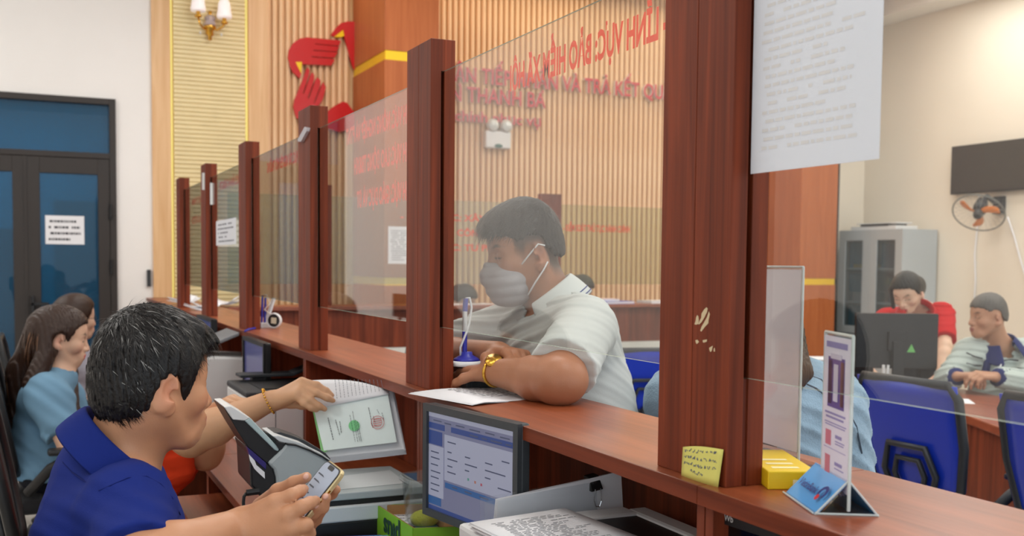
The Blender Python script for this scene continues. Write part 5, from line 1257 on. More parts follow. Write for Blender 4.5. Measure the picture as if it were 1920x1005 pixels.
def bounds(D, pad=.01):
    lo = np.min([c-R for f, c, R, k, op in D.p if c is not None and op == 0], 0)-pad; hi = np.max([c+R for f, c, R, k, op in D.p if c is not None and op == 0], 0)+pad
    return lo, hi
def grads(D, P, e=.002):
    P = P.astype(np.float32); g = np.stack([D.ev(P+np.eye(3, dtype=np.float32)[i]*e)-D.ev(P-np.eye(3, dtype=np.float32)[i]*e) for i in range(3)], 1)
    return g/(np.linalg.norm(g, axis=1)[:, None]+1e-9)
MALE_LINE = ([-.12, -.075, -.045, -.03, -.02, .0, .014, .022, .036, .044, .06, .078, .1], [-.058, -.062, -.052, -.035, .010, .014, .006, -.028, -.034, .02, .048, .062, .07])
FEM_LINE = ([-.12, -.06, -.03, -.02, .0, .02, .035, .05, .07, .09], [-.12, -.12, -.1, -.02, .0, -.01, .01, .04, .062, .072])
def hair_cap(H, line, th=.012, top=.012, amp=.0025, extra=None):
    D = Sdf(); q = H.sc
    D.el(H.w(-.004, 0, .034), np.array((.090+th*.8, .077+th*.8, .084+top))*q, H.R, .02*q)
    D.el(H.w(.03, 0, .034), np.array((.064+th*.6, .066+th*.7, .064+top))*q, H.R, .03*q)
    D.el(H.w(-.045, 0, -.02), np.array((.042+th, .058+th, .06))*q, H.R, .04*q)
    if extra: extra(D)
    xs, zs_ = np.array(line[0]), np.array(line[1])
    def zone(P):
        l = H.loc(P); n = .005*np.sin(l[:, 0]*420+l[:, 1]*90)*(.6+.4*np.sin(l[:, 1]*300))
        return ((np.interp(l[:, 0], xs, zs_)+n-l[:, 2])*q*.8).astype(np.float32)
    D.fn(zone, .004)
    def nz(P):
        l = H.loc(P); a = np.arctan2(l[:, 1], l[:, 0]+.05); e = l[:, 2]
        return (-amp*(np.sin(a*38+e*30+2*np.sin(e*60))*.6+np.sin(a*71-e*70)*.4)).astype(np.float32)
    D.fn(nz, .001, 3); return D
BODY = [None]
def add_strands(H, D, pts, n, ln, wd, par, lift=.25, fwd=.3, mats=None, grey=0., seed=1, curl=.0, sel=None, down=0., name='strands', nseg=4):
    r = np.random.default_rng(seed)
    P = pts; l0 = H.loc(P); P = P[~((np.abs(l0[:, 0]+.004) < .05) & (l0[:, 2] < .035) & (np.abs(l0[:, 1]) > .05))]
    if sel is not None: P = P[sel(H.loc(P))]
    if BODY[0] is not None: P = P[BODY[0].ev(P.astype(np.float32)) > -.001]
    P = P[r.integers(0, len(P), n)]; g = grads(D, P)*.35+(lambda v: v/np.linalg.norm(v, axis=1)[:, None])((H.loc(P)-np.array((0, 0, .02)))@H.R.T); g /= np.linalg.norm(g, axis=1)[:, None]
    l = H.loc(P); c = l-np.array((-.045, .01, .115)); fl = c@H.R.T; fl = fl/(np.linalg.norm(fl, axis=1)[:, None]+1e-9)
    fl = fl+fwd*H.R[:, 0]+r.normal(0, .25, (n, 3))-np.array((0, 0, down)); fl = fl-(fl*g).sum(1)[:, None]*g; fl /= np.linalg.norm(fl, axis=1)[:, None]+1e-9
    d = fl+g*(lift*(1+r.normal(0, .5, n)))[:, None]
    L = ln*(.6+.8*r.random(n)); W = wd*(.6+.8*r.random(n))
    mi = (r.random(n) < grey).astype(np.int32)
    return strands(name, P-g*.002, d, L, W, mats, par, mi, nseg, .15, g, -g*(lift*1.2))
def sleeve(D, a, b, r1, r2, k=.02):
    """sleeve from a to an open end at b"""
    a = np.asarray(a, np.float32); b = np.asarray(b, np.float32); dr = (b-a)/np.linalg.norm(b-a); ext_ = b+dr*.05
    ba = ext_-a; L2 = float(ba@ba)
    def f(P):
        q = P-a; t = np.clip((q@ba)/L2, 0, 1); d = np.linalg.norm(q-t[:, None]*ba, axis=1)-(r1+(r2-r1)*t); s_ = (P-b)@dr
        return np.maximum(d, s_)
    D.p.append((f, (a+ext_)/2, math.sqrt(L2)/2+max(r1, r2), k, 0))
def lerp(a, b, t): return np.asarray(a)*(1-t)+np.asarray(b)*t
class Person:
    def __init__(s, label, loc, H, neck, chest, hip, sL, sR, skin, lip, w=1., fem=False, cheek=None, nr=.054):
        s.t = thing('person', label, 'person', loc); s.H = H; s.fem = fem; s.skin = skin; s.lip = lip; s.cheek = cheek; s.w = w
        s.neck, s.chest, s.hip, s.sL, s.sR = [np.asarray(a, float) for a in (neck, chest, hip, sL, sR)]
        D = s.D = Sdf(); H.add(D); q = H.sc
        D.rc(H.w(-.022, 0, -.045), lerp(H.w(-.022, 0, -.045), s.neck, .9), (.047 if fem else nr)*q, (.05 if fem else nr+.005)*q, .03)
        s.x, s.y, s.u = torso(D, s.hip, s.chest, s.neck, s.sL, s.sR, w, 0, fem=fem)
    def arms(s, L=None, R=None, r=(.05, .041, .027)):
        s.aL, s.aR, s.ar = L, R, r
        for sh, a in ((s.sL, L), (s.sR, R)):
            if a: arm(s.D, sh, a[0], a[1], r)
    def body(s, h, lo=None, hi=None, fade=None):
        BODY[0] = s.D
        if lo is None: lo, hi = bounds(s.D)
        o, p = part_from(s.D, lo, hi, h, 'body', skin_m, s.t, lambda p: s.H.tint(p, s.skin, s.lip, cheek=s.cheek, fade=fade))
        return o
    def shirt(s, mat, h, infl=.014, frac=.75, sl=(.064, .06), long=False, name='shirt', hem=-.12, neckr=.058, amp=.004, vdepth=0., extra=None, fdir=(0, 0, 1), f1=30, seed=0., trap=.05):
        S_ = Sdf(); torso(S_, s.hip, s.chest, s.neck, s.sL, s.sR, s.w, infl, .05, s.fem, trap)
        for sh, a in ((s.sL, s.aL), (s.sR, s.aR)):
            if not a: continue
            if long: S_.rc(sh, a[0], sl[0], sl[1], .03); sleeve(S_, a[0], lerp(a[0], a[1], .92), sl[1], sl[1]*.72, .02)
            else: sleeve(S_, sh, lerp(sh, a[0], frac), sl[0], sl[1], .03)
        if extra: extra(S_)
        S_.rc(s.neck-s.u*.03, s.neck+s.u*.12, neckr, neckr+.012, .006, 1)
        if vdepth: S_.rc(s.neck+s.x*.06+s.u*.03, s.neck+s.x*.12-s.u*vdepth, .035, .006, .008, 1)
        S_.cut(s.hip+s.u*hem, -s.u)
        if amp: S_.fn(lambda P: folds(P, f1, f1*2.1, amp, fdir, seed), .001, 3)
        lo, hi = bounds(S_); s.S = S_
        o, p = part_from(S_, lo, hi, h, name, mat, s.t); return o
    def legs(s, seat=True, fwd=None, mat=None, skirt=False):
        T = Sdf(); f = nrm(np.array((s.x[0], s.x[1], 0)) if fwd is None else np.asarray(fwd)); y = np.cross((0, 0, 1.), f)
        T.el(s.hip, (.14, .17, .13), np.column_stack([f, y, (0, 0, 1.)]), .05); sh = MB()
        for q in (-1, 1):
            a = s.hip+y*q*.085-np.array((0, 0, .02))
            if seat: kx = a+f*.40; kx[2] = .50; ft = kx+f*.02; ft[2] = .07
            else: kx = a+f*.03; kx[2] = .48; ft = a-f*.02; ft[2] = .07
            T.rc(a, kx, .085, .065, .04); T.rc(kx, ft, .06, .042, .02)
            sh.sphere(ft+f*.06-np.array((0, 0, .03)), (.135, .05, .04), R=np.column_stack([f, y, (0, 0, 1.)]))
        lo, hi = bounds(T); part_from(T, lo, hi, .014, 'trousers', mat or trou_m, s.t)
        sh.build('shoes', shoe_m, s.t, smooth=True)
def poly_tube(name, pts, r, mat, par, n=8): return MB().tube(pts, r, n).build(name, mat, par, smooth=True)

# ---------------------------------------------------------------- man in the blue polo shirt
H = Head((.181, 1.889, 1.201), (.925, .376, -.06), (.03, .06, .997), 1.0)
PXD = lambda *a: [at(u, v, d=d) for u, v, d in a]
nk, sR_, sL_ = at(224, 862, d=1.83), at(243, 957, d=1.68), at(235, 905, d=2.03)
p1 = Person('man in a dark blue polo shirt, seated, reading a phone held in both hands', (.05, 1.9, 0), H, nk, at(195, 1090, d=1.84), (.10, 1.92, .60), sL_, sR_, (198, 143, 108), (176, 98, 88), 1.08, cheek=(202, 124, 98), nr=.06)
elR, wrR = at(262, 1065, d=1.55), at(452, 988, d=1.69)
elL, wrL = at(330, 1130, d=1.98), at(492, 1012, d=1.82)
p1.arms((elL, wrL), (elR, wrR), (.052, .046, .03)); D = p1.D
# right hand over the screen
k_ = .006
mc = PXD((516, 941, 1.665), (541, 965, 1.65), (548, 990, 1.65), (540, 1014, 1.66)); wr = wrR
for i, m_ in enumerate(mc): D.rc(lerp(wr, at(458+i*4, 975+i*9, d=1.69-.004*i), .8), m_, .021, .0135, .014)
D.chain(PXD((516, 941, 1.665), (548, 928, 1.66), (562, 921, 1.675), (570, 917, 1.69)), (.0125, .0105, .0095, .008), k_)
D.chain(PXD((541, 965, 1.65), (567, 950, 1.645), (581, 943, 1.66), (592, 938.5, 1.68)), (.0128, .0108, .0096, .008), k_)
D.chain(PXD((548, 990, 1.65), (574, 984, 1.645), (580, 1000, 1.665), (570, 1012, 1.68)), (.0125, .0105, .0095, .008), k_)
D.chain(PXD((540, 1014, 1.66), (562, 1016, 1.655), (566, 1030, 1.67), (556, 1036, 1.68)), (.0115, .0095, .0085, .0072), k_)
D.chain(PXD((478, 972, 1.71), (505, 960, 1.73), (528, 956, 1.735), (545, 952, 1.735)), (.017, .0135, .011, .0085), .01)
# left hand behind the phone: thumb on the left edge, three fingertips round the right edge
D.chain(PXD((490, 950, 1.79), (522, 921, 1.755), (552, 906, 1.735), (575, 894.5, 1.72)), (.0165, .0125, .0112, .0085), .008)
for a, b_ in (((492, 1005, 1.82), (575, 992, 1.80)), ((492, 1010, 1.82), (560, 1000, 1.80)), ((492, 1012, 1.82), (535, 1008, 1.79)), ((490, 985, 1.81), (560, 955, 1.79))): D.rc(at(a[0], a[1], d=a[2]), at(b_[0], b_[1], d=b_[2]), .02, .015, .014)
D.chain(PXD((560, 955, 1.79), (600, 940, 1.80), (622, 925, 1.78), (630, 918, 1.76)), (.013, .0105, .0095, .008), k_)
D.chain(PXD((575, 990, 1.80), (591, 973, 1.74), (605, 951, 1.705), (612, 932, 1.695)), (.0125, .0108, .0098, .008), k_)
D.chain(PXD((560, 998, 1.80), (573, 981, 1.735), (586, 963, 1.70), (593.5, 950, 1.69)), (.0125, .0108, .0096, .008), k_)
D.chain(PXD((535, 1006, 1.79), (547, 996, 1.74), (560, 985, 1.705), (570, 975, 1.69)), (.0115, .0098, .0088, .0076), k_)
p1.body(.0032)
nail = M('fingernail', (226, 178, 160), .25, bump=.005); b = MB()
for u, v, d in ((610.5, 931, 1.6865), (592, 948, 1.6825), (568.5, 974, 1.683), (590.5, 937, 1.673), (573.5, 893.5, 1.713)):
    P_ = at(u, v, d=d); b.sphere(P_, (.0058, .0028, .0045), 10, R=np.column_stack([nrm(vR*.55+vU*.83), nrm(-vF), nrm(np.cross(nrm(vR*.55+vU*.83), -vF))]))
b.build('fingernails', nail, p1.t, smooth=True, kind='stuff')
bluep = cloth('royal_blue_polo', (26, 42, 116))
fd_ = nrm(p1.x+np.array((0, 0, .3)))
p1.shirt(bluep, .0055, .013, .86, (.063, .066), amp=.003, f1=26, seed=1., neckr=.074, fdir=(.5, .2, .8), trap=.02, extra=lambda S_: S_.el(at(190, 888, d=1.85), (.075, .1, .085), None, .05))
neck_ax = nrm(H.w(-.02, 0, -.03)-nk)
cax = nrm(.6*vR+.78*vU+.1*vF); collar('collar', p1.t, bluep, at(238, 819, d=1.805)-cax*.04, cax, p1.x, .0735, .04, .056, .5, .012, 1.0, pts_drop=.03)
def onS(S_, pts, lift=.0005):
    out = []
    for u, v in pts:       # where the line of sight meets the cloth
        r_ = nrm(at(u, v, d=1.)-EYE); t_ = 1.2
        for _ in range(70):
            d_ = float(S_.ev((EYE+r_*t_)[None].astype(np.float32))[0]); t_ += d_*.7
        if t_ < 9: out.append(EYE+r_*(t_-lift))
    return out
seamb = cloth('polo_seam', (20, 32, 98))
for pts in ([(113, 847), (118, 868), (134, 885), (160, 903), (186, 920)], [(186, 920), (208, 910), (240, 896), (275, 893), (302, 908), (324, 935), (338, 965)]): MB().tube(onS(p1.S, pts), .0011, 5).build('seam', seamb, p1.t)
p1.legs()
Dh = hair_cap(H, MALE_LINE, .008, .017, .003, lambda D: (D.el(H.w(.062, 0, .084), (.036, .06, .024), H.R, .02), D.el(H.w(.09, -.01, .066), (.02, .05, .018), H.R, .02)))
lo, hi = bounds(Dh); ho, hp = part_from(Dh, lo, hi, .0032, 'hair', hair_m, p1.t)
add_strands(H, Dh, hp, 6500, .022, .0011, ho, .08, .15, [strand_m, grey_m], .035, 3)
add_strands(H, Dh, hp, 350, .024, .0011, ho, .6, .1, [strand_m, grey_m], .08, 4, sel=lambda l: (l[:, 2] > .095) & (l[:, 0] < .02), name='cowlick_strands')
add_strands(H, Dh, hp, 420, .018, .0012, ho, .05, .5, [strand_m, grey_m], .03, 5, sel=lambda l: (l[:, 2] > .06) & (l[:, 0] > .05), name='fringe_strands', down=.6)
# phone
pW = nrm(.48*vR-.133*vU-.867*vF); pL = nrm(.60*vR+.77*vU+.216*vF); pN = np.cross(pW, pL); pN = pN if pN@vF < 0 else -pN
pc = at(628, 871, d=1.735)-pL*.0755
phn = thing('smartphone', 'smartphone in a clear gold-edged case held by the man in blue', 'phone', pc-np.array((0, 0, .07)))
P2 = lambda pts, d: [pc+pW*a+pL*b_+pN*d for a, b_ in pts]
MB().prism(P2(rect2(.0775, .152, .014, 5), -.009), pN*.0085).build('case', M('clear_gold_case', (206, 186, 140), .25, .3, bump=.01), phn, bevel=.002)
MB().prism(P2(rect2(.0735, .148, .012, 5), -.001), pN*.0016).build('phone_body', MAT['black'], phn)
MB().prism(P2(rect2(.0685, .143, .010, 5), .0006), pN*.0004).build('screen', M('phone_screen', (150, 158, 172), .18, emit=(160, 170, 188), estr=.32, bump=.003), phn)
MB().prism(P2(rect2(.024, .008, .003, 3)+np.array((0, .067)), .0011), pN*.0003).build('notch', MAT['black'], phn)
b = MB(); r = random.Random(6)
for i in range(8): b.prism(P2([(-.028, .048-i*.012), (-.028+r.uniform(.012, .034), .048-i*.012), (-.028+.02, .0505-i*.012), (-.028, .0505-i*.012)], .0011), pN*.0002)
b.build('page_text', M('phone_ink', (70, 76, 90), .5, bump=.003), phn, kind='stuff')
for a in (.012, .028): MB().prism(P2([(.0387, a), (.0387, a+.01), (.0399, a+.01), (.0399, a)], -.006), pN*.003).build('side_button', MAT['gold'], phn)

# ---------------------------------------------------------------- woman in orange, reaching for the papers
H = Head(at(272, 668, d=3.05), (.97, .2, -.15), (.15, 0, .99), .97, True, .85)
nk = at(262, 742, d=3.05)
p2 = Person('woman in an orange top, hidden behind the man in blue, reaching out an arm', (.1, 3.2, 0), H, nk, at(272, 850, d=3.07), (.24, 3.2, .60), at(290, 768, d=3.2), at(262, 772, d=2.9), (200, 152, 116), (180, 80, 80), .84, True, (214, 146, 120))
elR, wrR = at(357, 822, d=2.80), at(506, 752, d=2.80); elL, wrL = at(385, 850, d=3.08), at(389, 775, d=3.02)
p2.arms((elL, wrL), (elR, wrR), (.05, .047, .028)); D = p2.D
D.el(lerp(elL, wrL, .15), (.05, .045, .04), None, .02)
k_ = .006; q = 2.80
wr = wrR
for a, b_ in (((520, 745, q), (566, 716, q-.02)), ((518, 748, q), (566, 727, q-.03)), ((516, 752, q), (562, 735, q-.04)), ((514, 756, q), (556, 742, q-.045))): D.rc(at(a[0], a[1], d=a[2]), at(b_[0], b_[1], d=b_[2]), .0175, .0125, .014)
D.chain(PXD((566, 716, q-.02), (594, 722, q-.03), (612, 733, q-.03), (622, 741, q-.03)), (.0115, .0095, .0086, .0072), k_)
D.chain(PXD((566, 727, q-.03), (594, 737, q-.045), (613, 746, q-.045), (624, 751, q-.04)), (.0118, .0098, .0088, .0074), k_)
D.chain(PXD((562, 735, q-.04), (582, 750, q-.055), (598, 761, q-.055), (609, 767, q-.05)), (.0115, .0095, .0086, .0072), k_)
D.chain(PXD((556, 742, q-.045), (570, 757, q-.055), (583, 765, q-.055), (593, 769, q-.05)), (.0105, .0088, .0078, .0068), k_)
D.chain(PXD((522, 756, q+.01), (545, 757, q), (566, 760, q+.005), (580, 762, q+.01)), (.015, .012, .0105, .008), .008)
hand(D, wrL, nrm(at(445, 742, d=2.98)-wrL), nrm(np.array((.2, 0, -1.))), -vF, (.6, .6, .65, .7), .06, 1.02, .6)
p2.body(.004)
b = MB(); ax = nrm(wrR-elR); cb_ = at(503, 752, d=2.80); e1 = nrm(np.cross(ax, vF)); e2 = np.cross(ax, e1)
for i in range(26):
    a = 2*math.pi*i/26; b.sphere(cb_+e1*.0345*math.cos(a)+e2*.034*math.sin(a)+ax*.004*math.sin(a), .0036 if i % 2 else .0028, 8)
b.build('bracelet', MAT['gold'], p2.t, smooth=True)
orangec = cloth('orange_top', (222, 66, 30)); p2.shirt(orangec, .009, .014, .7, (.06, .056), seed=2., neckr=.06)
p2.legs()
Dh = hair_cap(H, FEM_LINE, .016, .016); Dh2 = Sdf(); Dh2.sub(Dh); Dh2.rc(H.w(-.08, 0, .0), H.w(-.085, 0, -.16), .06, .035, .04)
lo, hi = bounds(Dh); part_from(Dh2, lo-.2, hi, .006, 'hair', hair_m, p2.t)
# documents in her hand
docs = thing('held_documents', 'bundle of papers with a pale green certificate held by the reaching hand', 'documents', at(660, 800, d=2.75)-np.array((0, 0, .1)))
off = lambda u, v, d: at(u, v, d=d+.05+(765-v)*.0007)
for i in range(9):
    j = i*.5
    MB().prism([off(592+j*.6, 762-j, 2.765+i*.0022), off(733+j, 722-j*.4, 2.765+i*.0022), off(758+j*.5+(i % 3)*1.2, 842+i*1.2, 2.765+i*.0022), off(606+j*.3, 858+i*1.5, 2.765+i*.0022)], vF*.0012).build('sheet', MAT['paper'], docs)
MB().prism([off(585, 764, 2.757), off(600, 766, 2.757), off(614, 846, 2.757), off(603, 850, 2.757)], vF*.001).build('green_edge', M('green_cover', (150, 214, 140), .6, bump=.01), docs)
MB().prism([off(588, 766, 2.745), off(727, 738, 2.745), off(744, 829, 2.745), off(607, 845, 2.745)], vF*.001).build('certificate', M('pale_green_paper', (228, 240, 238), .6, var=.03, vscale=20, bump=.01), docs)
def docline(pts, m, nm, dd=2.7408):
    b = MB()
    for (u0, v0, u1, v1, w_) in pts:
        a, c_ = np.array((u0, v0)), np.array((u1, v1)); t_ = (c_-a)/np.linalg.norm(c_-a); n_ = np.array((-t_[1], t_[0]))*w_/2
        ln_ = np.linalg.norm(c_-a); x_ = 0; rr_ = random.Random(int(u0))
        while x_ < ln_:
            e_ = min(ln_, x_+rr_.uniform(2, 5)); p_, q_ = a+t_*x_, a+t_*e_
            b.prism([off(*(p_+n_), dd), off(*(q_+n_), dd), off(*(q_-n_), dd), off(*(p_-n_), dd)], vF*.0002); x_ = e_+rr_.uniform(.6, 1.6)
    b.build(nm, m, docs, kind='stuff')
docline([(615, 783, 625, 825, 1.2), (629, 787, 637, 816, 1.0), (637, 790, 640, 812, 1), (656, 778, 666, 828, .7), (661, 771, 671, 829, .7), (666, 787, 675, 828, .7), (670, 790, 678, 828, .9), (691, 764, 699, 802, 1), (700, 780, 705, 800, .8), (707, 768, 711, 776, .8), (716, 774, 720, 788, .9)], MAT['darkink'], 'certificate_text')
for (u, v, rr_, m_, nm) in ((664, 798, 10.5, M('green_seal', (126, 206, 142), .6, bump=.01), 'green_seal'),):
    MB().prism([off(u+rr_*math.cos(a), v+rr_*.98*math.sin(a), 2.7415) for a in np.linspace(0, 6.283, 21)[:-1]], vF*.0002).build(nm, m_, docs)
rs = M('red_stamp_ink', (204, 92, 92), .6, bump=.01); b = MB()
for (r0, r1) in ((11.5, 12.6), (7.6, 8.4)):
    for k2 in range(24):
        a0, a1 = k2*.2618, k2*.2618+.22; b.prism([off(708+r_*math.cos(a), 792+r_*math.sin(a), 2.7408) for r_, a in ((r0, a0), (r1, a0), (r1, a1), (r0, a1))], vF*.0002)
for k2 in range(4): b.prism([off(700+x, 786+k2*4-x*.15, 2.7408) for x in (0, 15)]+[off(700+x, 787.2+k2*4-x*.15, 2.7408) for x in (15, 0)], vF*.0002)
b.build('red_seal', rs, docs, kind='stuff')
g = []
for u_ in np.linspace(0, 1, 11):
    row = []
    for v_ in np.linspace(0, 1, 7):
        top_ = np.array((584+145*u_, 713-13*math.sin(u_*2.6)+26*u_)); bot = np.array((592+136*u_, 766-27*u_))
        uv = top_*(1-v_)+bot*v_; row.append(off(uv[0], uv[1], 2.752-.012*math.sin(v_*1.5)-.012*v_*0))
    g.append(row)
s_ = MB().grid(g).build('folded_sheet', MAT['paper'], docs, smooth=True); sd = s_.modifiers.new('thick', 'SOLIDIFY'); sd.thickness = .0012
docline([(628+i*7.2, 712-.3*i+.15*i*i*.2, 632+i*7.2, 748-1.3*i, .9) for i in range(13)], MAT['ink'], 'sheet_text', 2.731)

# ---------------------------------------------------------------- woman in the pale blue blouse
H = Head((.099, 4.614, 1.094), (.99, .038, -.138), (.135, .03, .99), 1.0, True, .8)
nk = at(113, 706, d=4.25)
p3 = Person('young woman in a pale blue puff-sleeved blouse with long brown hair, seated', (-.02, 4.6, 0), H, nk, at(84, 790, d=4.27), (.06, 4.62, .58), at(108, 738, d=4.42), at(86, 738, d=4.10), (214, 172, 146), (206, 40, 62), .86, True, (222, 150, 130))
p3.arms((at(165, 835, d=4.45), at(235, 850, d=4.4)), (at(132, 850, d=4.03), at(230, 850, d=4.1)), (.043, .036, .024))
hand(p3.D, at(230, 850, d=4.1), (1, .1, 0), (0, 0, -1), (0, 1, 0)); hand(p3.D, at(235, 850, d=4.4), (1, -.1, 0), (0, 0, -1), (0, -1, 0))
p3.body(.005)
paleb = cloth('pale_blue_blouse', (110, 146, 172))
def puff(S_):
    for sh, a in ((p3.sR, p3.aR[0]), (p3.sL, p3.aL[0])):
        S_.el(lerp(sh, a, .2)+np.array((0, 0, .02)), (.085, .075, .085), None, .03); sleeve(S_, lerp(sh, a, .2), lerp(sh, a, .72), .075, .06, .03)
    S_.rc(at(72, 850, d=4.2), at(70, 905, d=4.2), .12, .17, .03)
p3.shirt(paleb, .008, .013, .6, (.075, .065), name='blouse', amp=.007, f1=17, seed=3., neckr=.05, extra=puff, fdir=(.7, .2, .7), hem=-.03)
p3.legs()
Dh = hair_cap(H, FEM_LINE, .010, .014, .002); D2 = Sdf(); D2.sub(Dh)
D2.rc(H.w(-.055, 0, .03), at(50, 700, d=4.28), .078, .07, .05); D2.rc(at(50, 700, d=4.28), at(34, 800, d=4.25), .07, .05, .04); D2.rc(at(34, 800, d=4.25), at(26, 850, d=4.22), .05, .02, .03)
D2.rc(H.w(-.03, -.06, -.0), at(62, 720, d=4.12), .035, .04, .04)
D2.rc(H.w(.0, .07, .02), at(130, 700, d=4.28), .04, .03, .03); D2.rc(at(130, 700, d=4.28), at(141, 795, d=4.2), .03, .022, .02); D2.el(H.w(-.006, -.088, -.016), (.032, .026, .036), H.R, .01, 1)
D2.rc(H.w(.06, .07, .05), H.w(.085, .075, -.04), .022, .015, .03); D2.rc(H.w(.085, .075, -.04), H.w(.05, .09, -.16), .016, .02, .03)
D2.fn(lambda P: (.0025*np.sin(P[:, 0]*420+P[:, 1]*300+3*np.sin(P[:, 2]*14))).astype(np.float32), .001, 3)
ho, hp = part_from(D2, np.minimum(bounds(D2)[0], H.o-.3), H.o+.2, .0055, 'hair', hairb_m, p3.t)
add_strands(H, D2, hp, 2600, .11, .003, ho, .06, .0, [strandb_m, strandt_m], .35, 8, sel=lambda l: (l[:, 2] < .03) & (l[:, 0] < .04), down=1.5)
# ---------------------------------------------------------------- woman with glasses behind her
H = Head((.204, 6.053, 1.098), (.872, .488, .0), (0, 0, 1), 1.0, True, .85)
p4 = Person('woman with glasses seated at the desk behind the woman in pale blue', (.1, 6.1, 0), H, at(138, 655, d=5.62), at(120, 720, d=5.65), (.02, 6.1, .6), at(150, 676, d=5.78), at(118, 680, d=5.48), (210, 170, 146), (190, 80, 86), .86, True, (220, 150, 130))
p4.arms((at(150, 750, d=5.75), at(160, 757, d=5.55)), (at(120, 755, d=5.4), at(190, 765, d=5.4)), (.045, .038, .025))
hand(p4.D, at(160, 755, d=5.55), nrm(at(176, 752, d=5.5)-at(158, 756, d=5.55)), (0, 0, -1), (0, -1, 0), sc=.95); hand(p4.D, at(190, 765, d=5.4), (1, 0, 0), (0, 0, -1), (0, 1, 0))
p4.body(.006); p4.shirt(cloth('lilac_grey_top', (186, 186, 200)), .011, .014, .95, (.062, .056), seed=4., neckr=.05, name='blouse'); p4.legs()
Dh = hair_cap(H, FEM_LINE, .012, .016, .002); D2 = Sdf(); D2.sub(Dh); D2.rc(H.w(-.05, 0, .02), at(125, 700, d=5.7), .08, .07, .05); D2.rc(H.w(.02, .07, .0), H.w(.02, .085, -.2), .03, .025, .03); D2.rc(H.w(.05, .065, -.03), H.w(.07, .07, -.17), .02, .02, .02)
part_from(D2, H.o-.5, H.o+.2, .008, 'hair', hairb_m, p4.t)
b = MB()
for y in (1, -1): b.tube([H.w(.1-abs(y*.033+.022*math.cos(a))*.25, y*.033+.022*math.cos(a), -.006+.017*math.sin(a)) for a in np.linspace(0, 6.283, 17)], .0016, 6)
b.tube([H.w(.1, -.01, -.003), H.w(.1, .01, -.003)], .0014, 6)
for y in (1, -1): b.tube([H.w(.086, y*.056, -.003), H.w(-.01, y*.08, .0)], .0014, 6)
b.build('glasses', MAT['black'], p4.t)
# ---------------------------------------------------------------- masked man leaning on the counter
H = Head((1.161, 2.461, 1.444), (-.977, .15, -.16), (-.15, 0, .988), 1.02)
sR_, sL_ = at(962, 612, d=2.86), at(1098, 614, d=2.54)
p5 = Person('man in a white polo shirt and grey face mask leaning on the counter', (1.38, 2.45, 0), H, at(1044, 586, d=2.72), at(1068, 690, d=2.75), (1.335, 2.46, .90), sL_, sR_, (168, 114, 84), (160, 90, 80), .98, cheek=(180, 118, 96))
elL, wrL = np.array((1.05, 2.06, 1.152)), np.array((1.0, 2.31, 1.15)); elR, wrR = np.array((1.0, 2.68, 1.15)), at(934, 662, d=2.62)
p5.arms((elL, wrL), (elR, wrR), (.054, .048, .03)); D = p5.D
D.el(elL+(0.02, -.0, .0), (.05, .052, .046), None, .03)
hand(D, wrL, (-.03, 1, -.05), (0, 0, -1), (-1, 0, 0), (.15, .15, .15, .2), .03, .95)
hand(D, wrR, nrm(at(1000, 664, d=2.47)-wrR), nrm(np.array((-.15, -.1, -1.))), (-1., 0, .2), (.5, .55, .6, .7), .04, 1.05, .5)
p5.body(.0042, fade=([-.12, -.075, -.05, -.035, -.02, .0, .02, .03, .042, .06, .1], [-.04, -.05, -.045, -.02, .026, .03, .03, .01, .02, .045, .052]))
whitep = cloth('white_polo', (208, 211, 208), bump=.1)
def xtra(S_): S_.el((1.30, 2.44, 1.0), (.14, .18, .2), None, .06)
p5.shirt(whitep, .005, .012, .80, (.072, .08), amp=.006, f1=36, seed=6., neckr=.076, extra=xtra, fdir=(.35, .3, .9), hem=-.2, trap=.038)
na = nrm(H.w(-.02, 0, -.03)-p5.neck)
navy = M('navy_trim', (50, 64, 130), .8, bump=.02)
cax = nrm(-.5*vR+.86*vU); co = collar('collar', p5.t, whitep, at(1018, 543, d=2.72)-cax*.04, cax, p5.x, .07, .04, .066, .45, .022, 1.05, pts_drop=.035, mats=[whitep, navy])
n_ = 0
for p in co.data.polygons:
    if p.index % 6 == 5: p.material_index = 0
# stripe near the collar's edge
me = co.data; rows = 33; V = np.array([v.co[:] for v in me.vertices]).reshape(rows, 7, 3); offp = np.array(p5.t.location)
for t_ in (.35, .75):
    P_ = V[2:-2, 5]*(1-t_)+V[2:-2, 6]*t_+offp; c0 = P_.mean(0); MB().tube(P_+(P_-c0)*.012, .0016, 5).build('collar_stripe', navy, p5.t)
b = MB()
for t_ in (.05, .35):
    c_ = p5.neck+p5.x*(.125+.02*t_)-p5.u*(.1+.2*t_); b.lathe([(0, .002), (.005, .0015), (.006, 0), (0, 0)], 12, c_, np.column_stack([p5.y, p5.u, p5.x]))
b.build('buttons', MAT['white'], p5.t)
p5.legs(False, mat=cloth('grey_trousers', (70, 74, 82)))
SHORT = ([-.12, -.075, -.05, -.035, -.02, .0, .02, .03, .042, .06, .075, .1], [-.02, -.025, -.015, .004, .034, .04, .04, .03, .03, .045, .05, .052])
Dh = hair_cap(H, SHORT, .004, .018, .0018, lambda D: (D.el(H.w(.06, 0, .082), (.045, .058, .028), H.R, .03), D.rc(H.w(.095, .035, .07), H.w(.098, -.03, .07), .014, .014, .02)))
lo, hi = bounds(Dh); ho, hp = part_from(Dh, lo, hi, .004, 'hair', M('black_brown_hair', (38, 34, 32), .55, bump=.3, bscale=300), p5.t)
add_strands(H, Dh, hp, 2600, .022, .0013, ho, .2, .4, [strand_m, grey_m], .01, 13, sel=lambda l: l[:, 2] > .045)
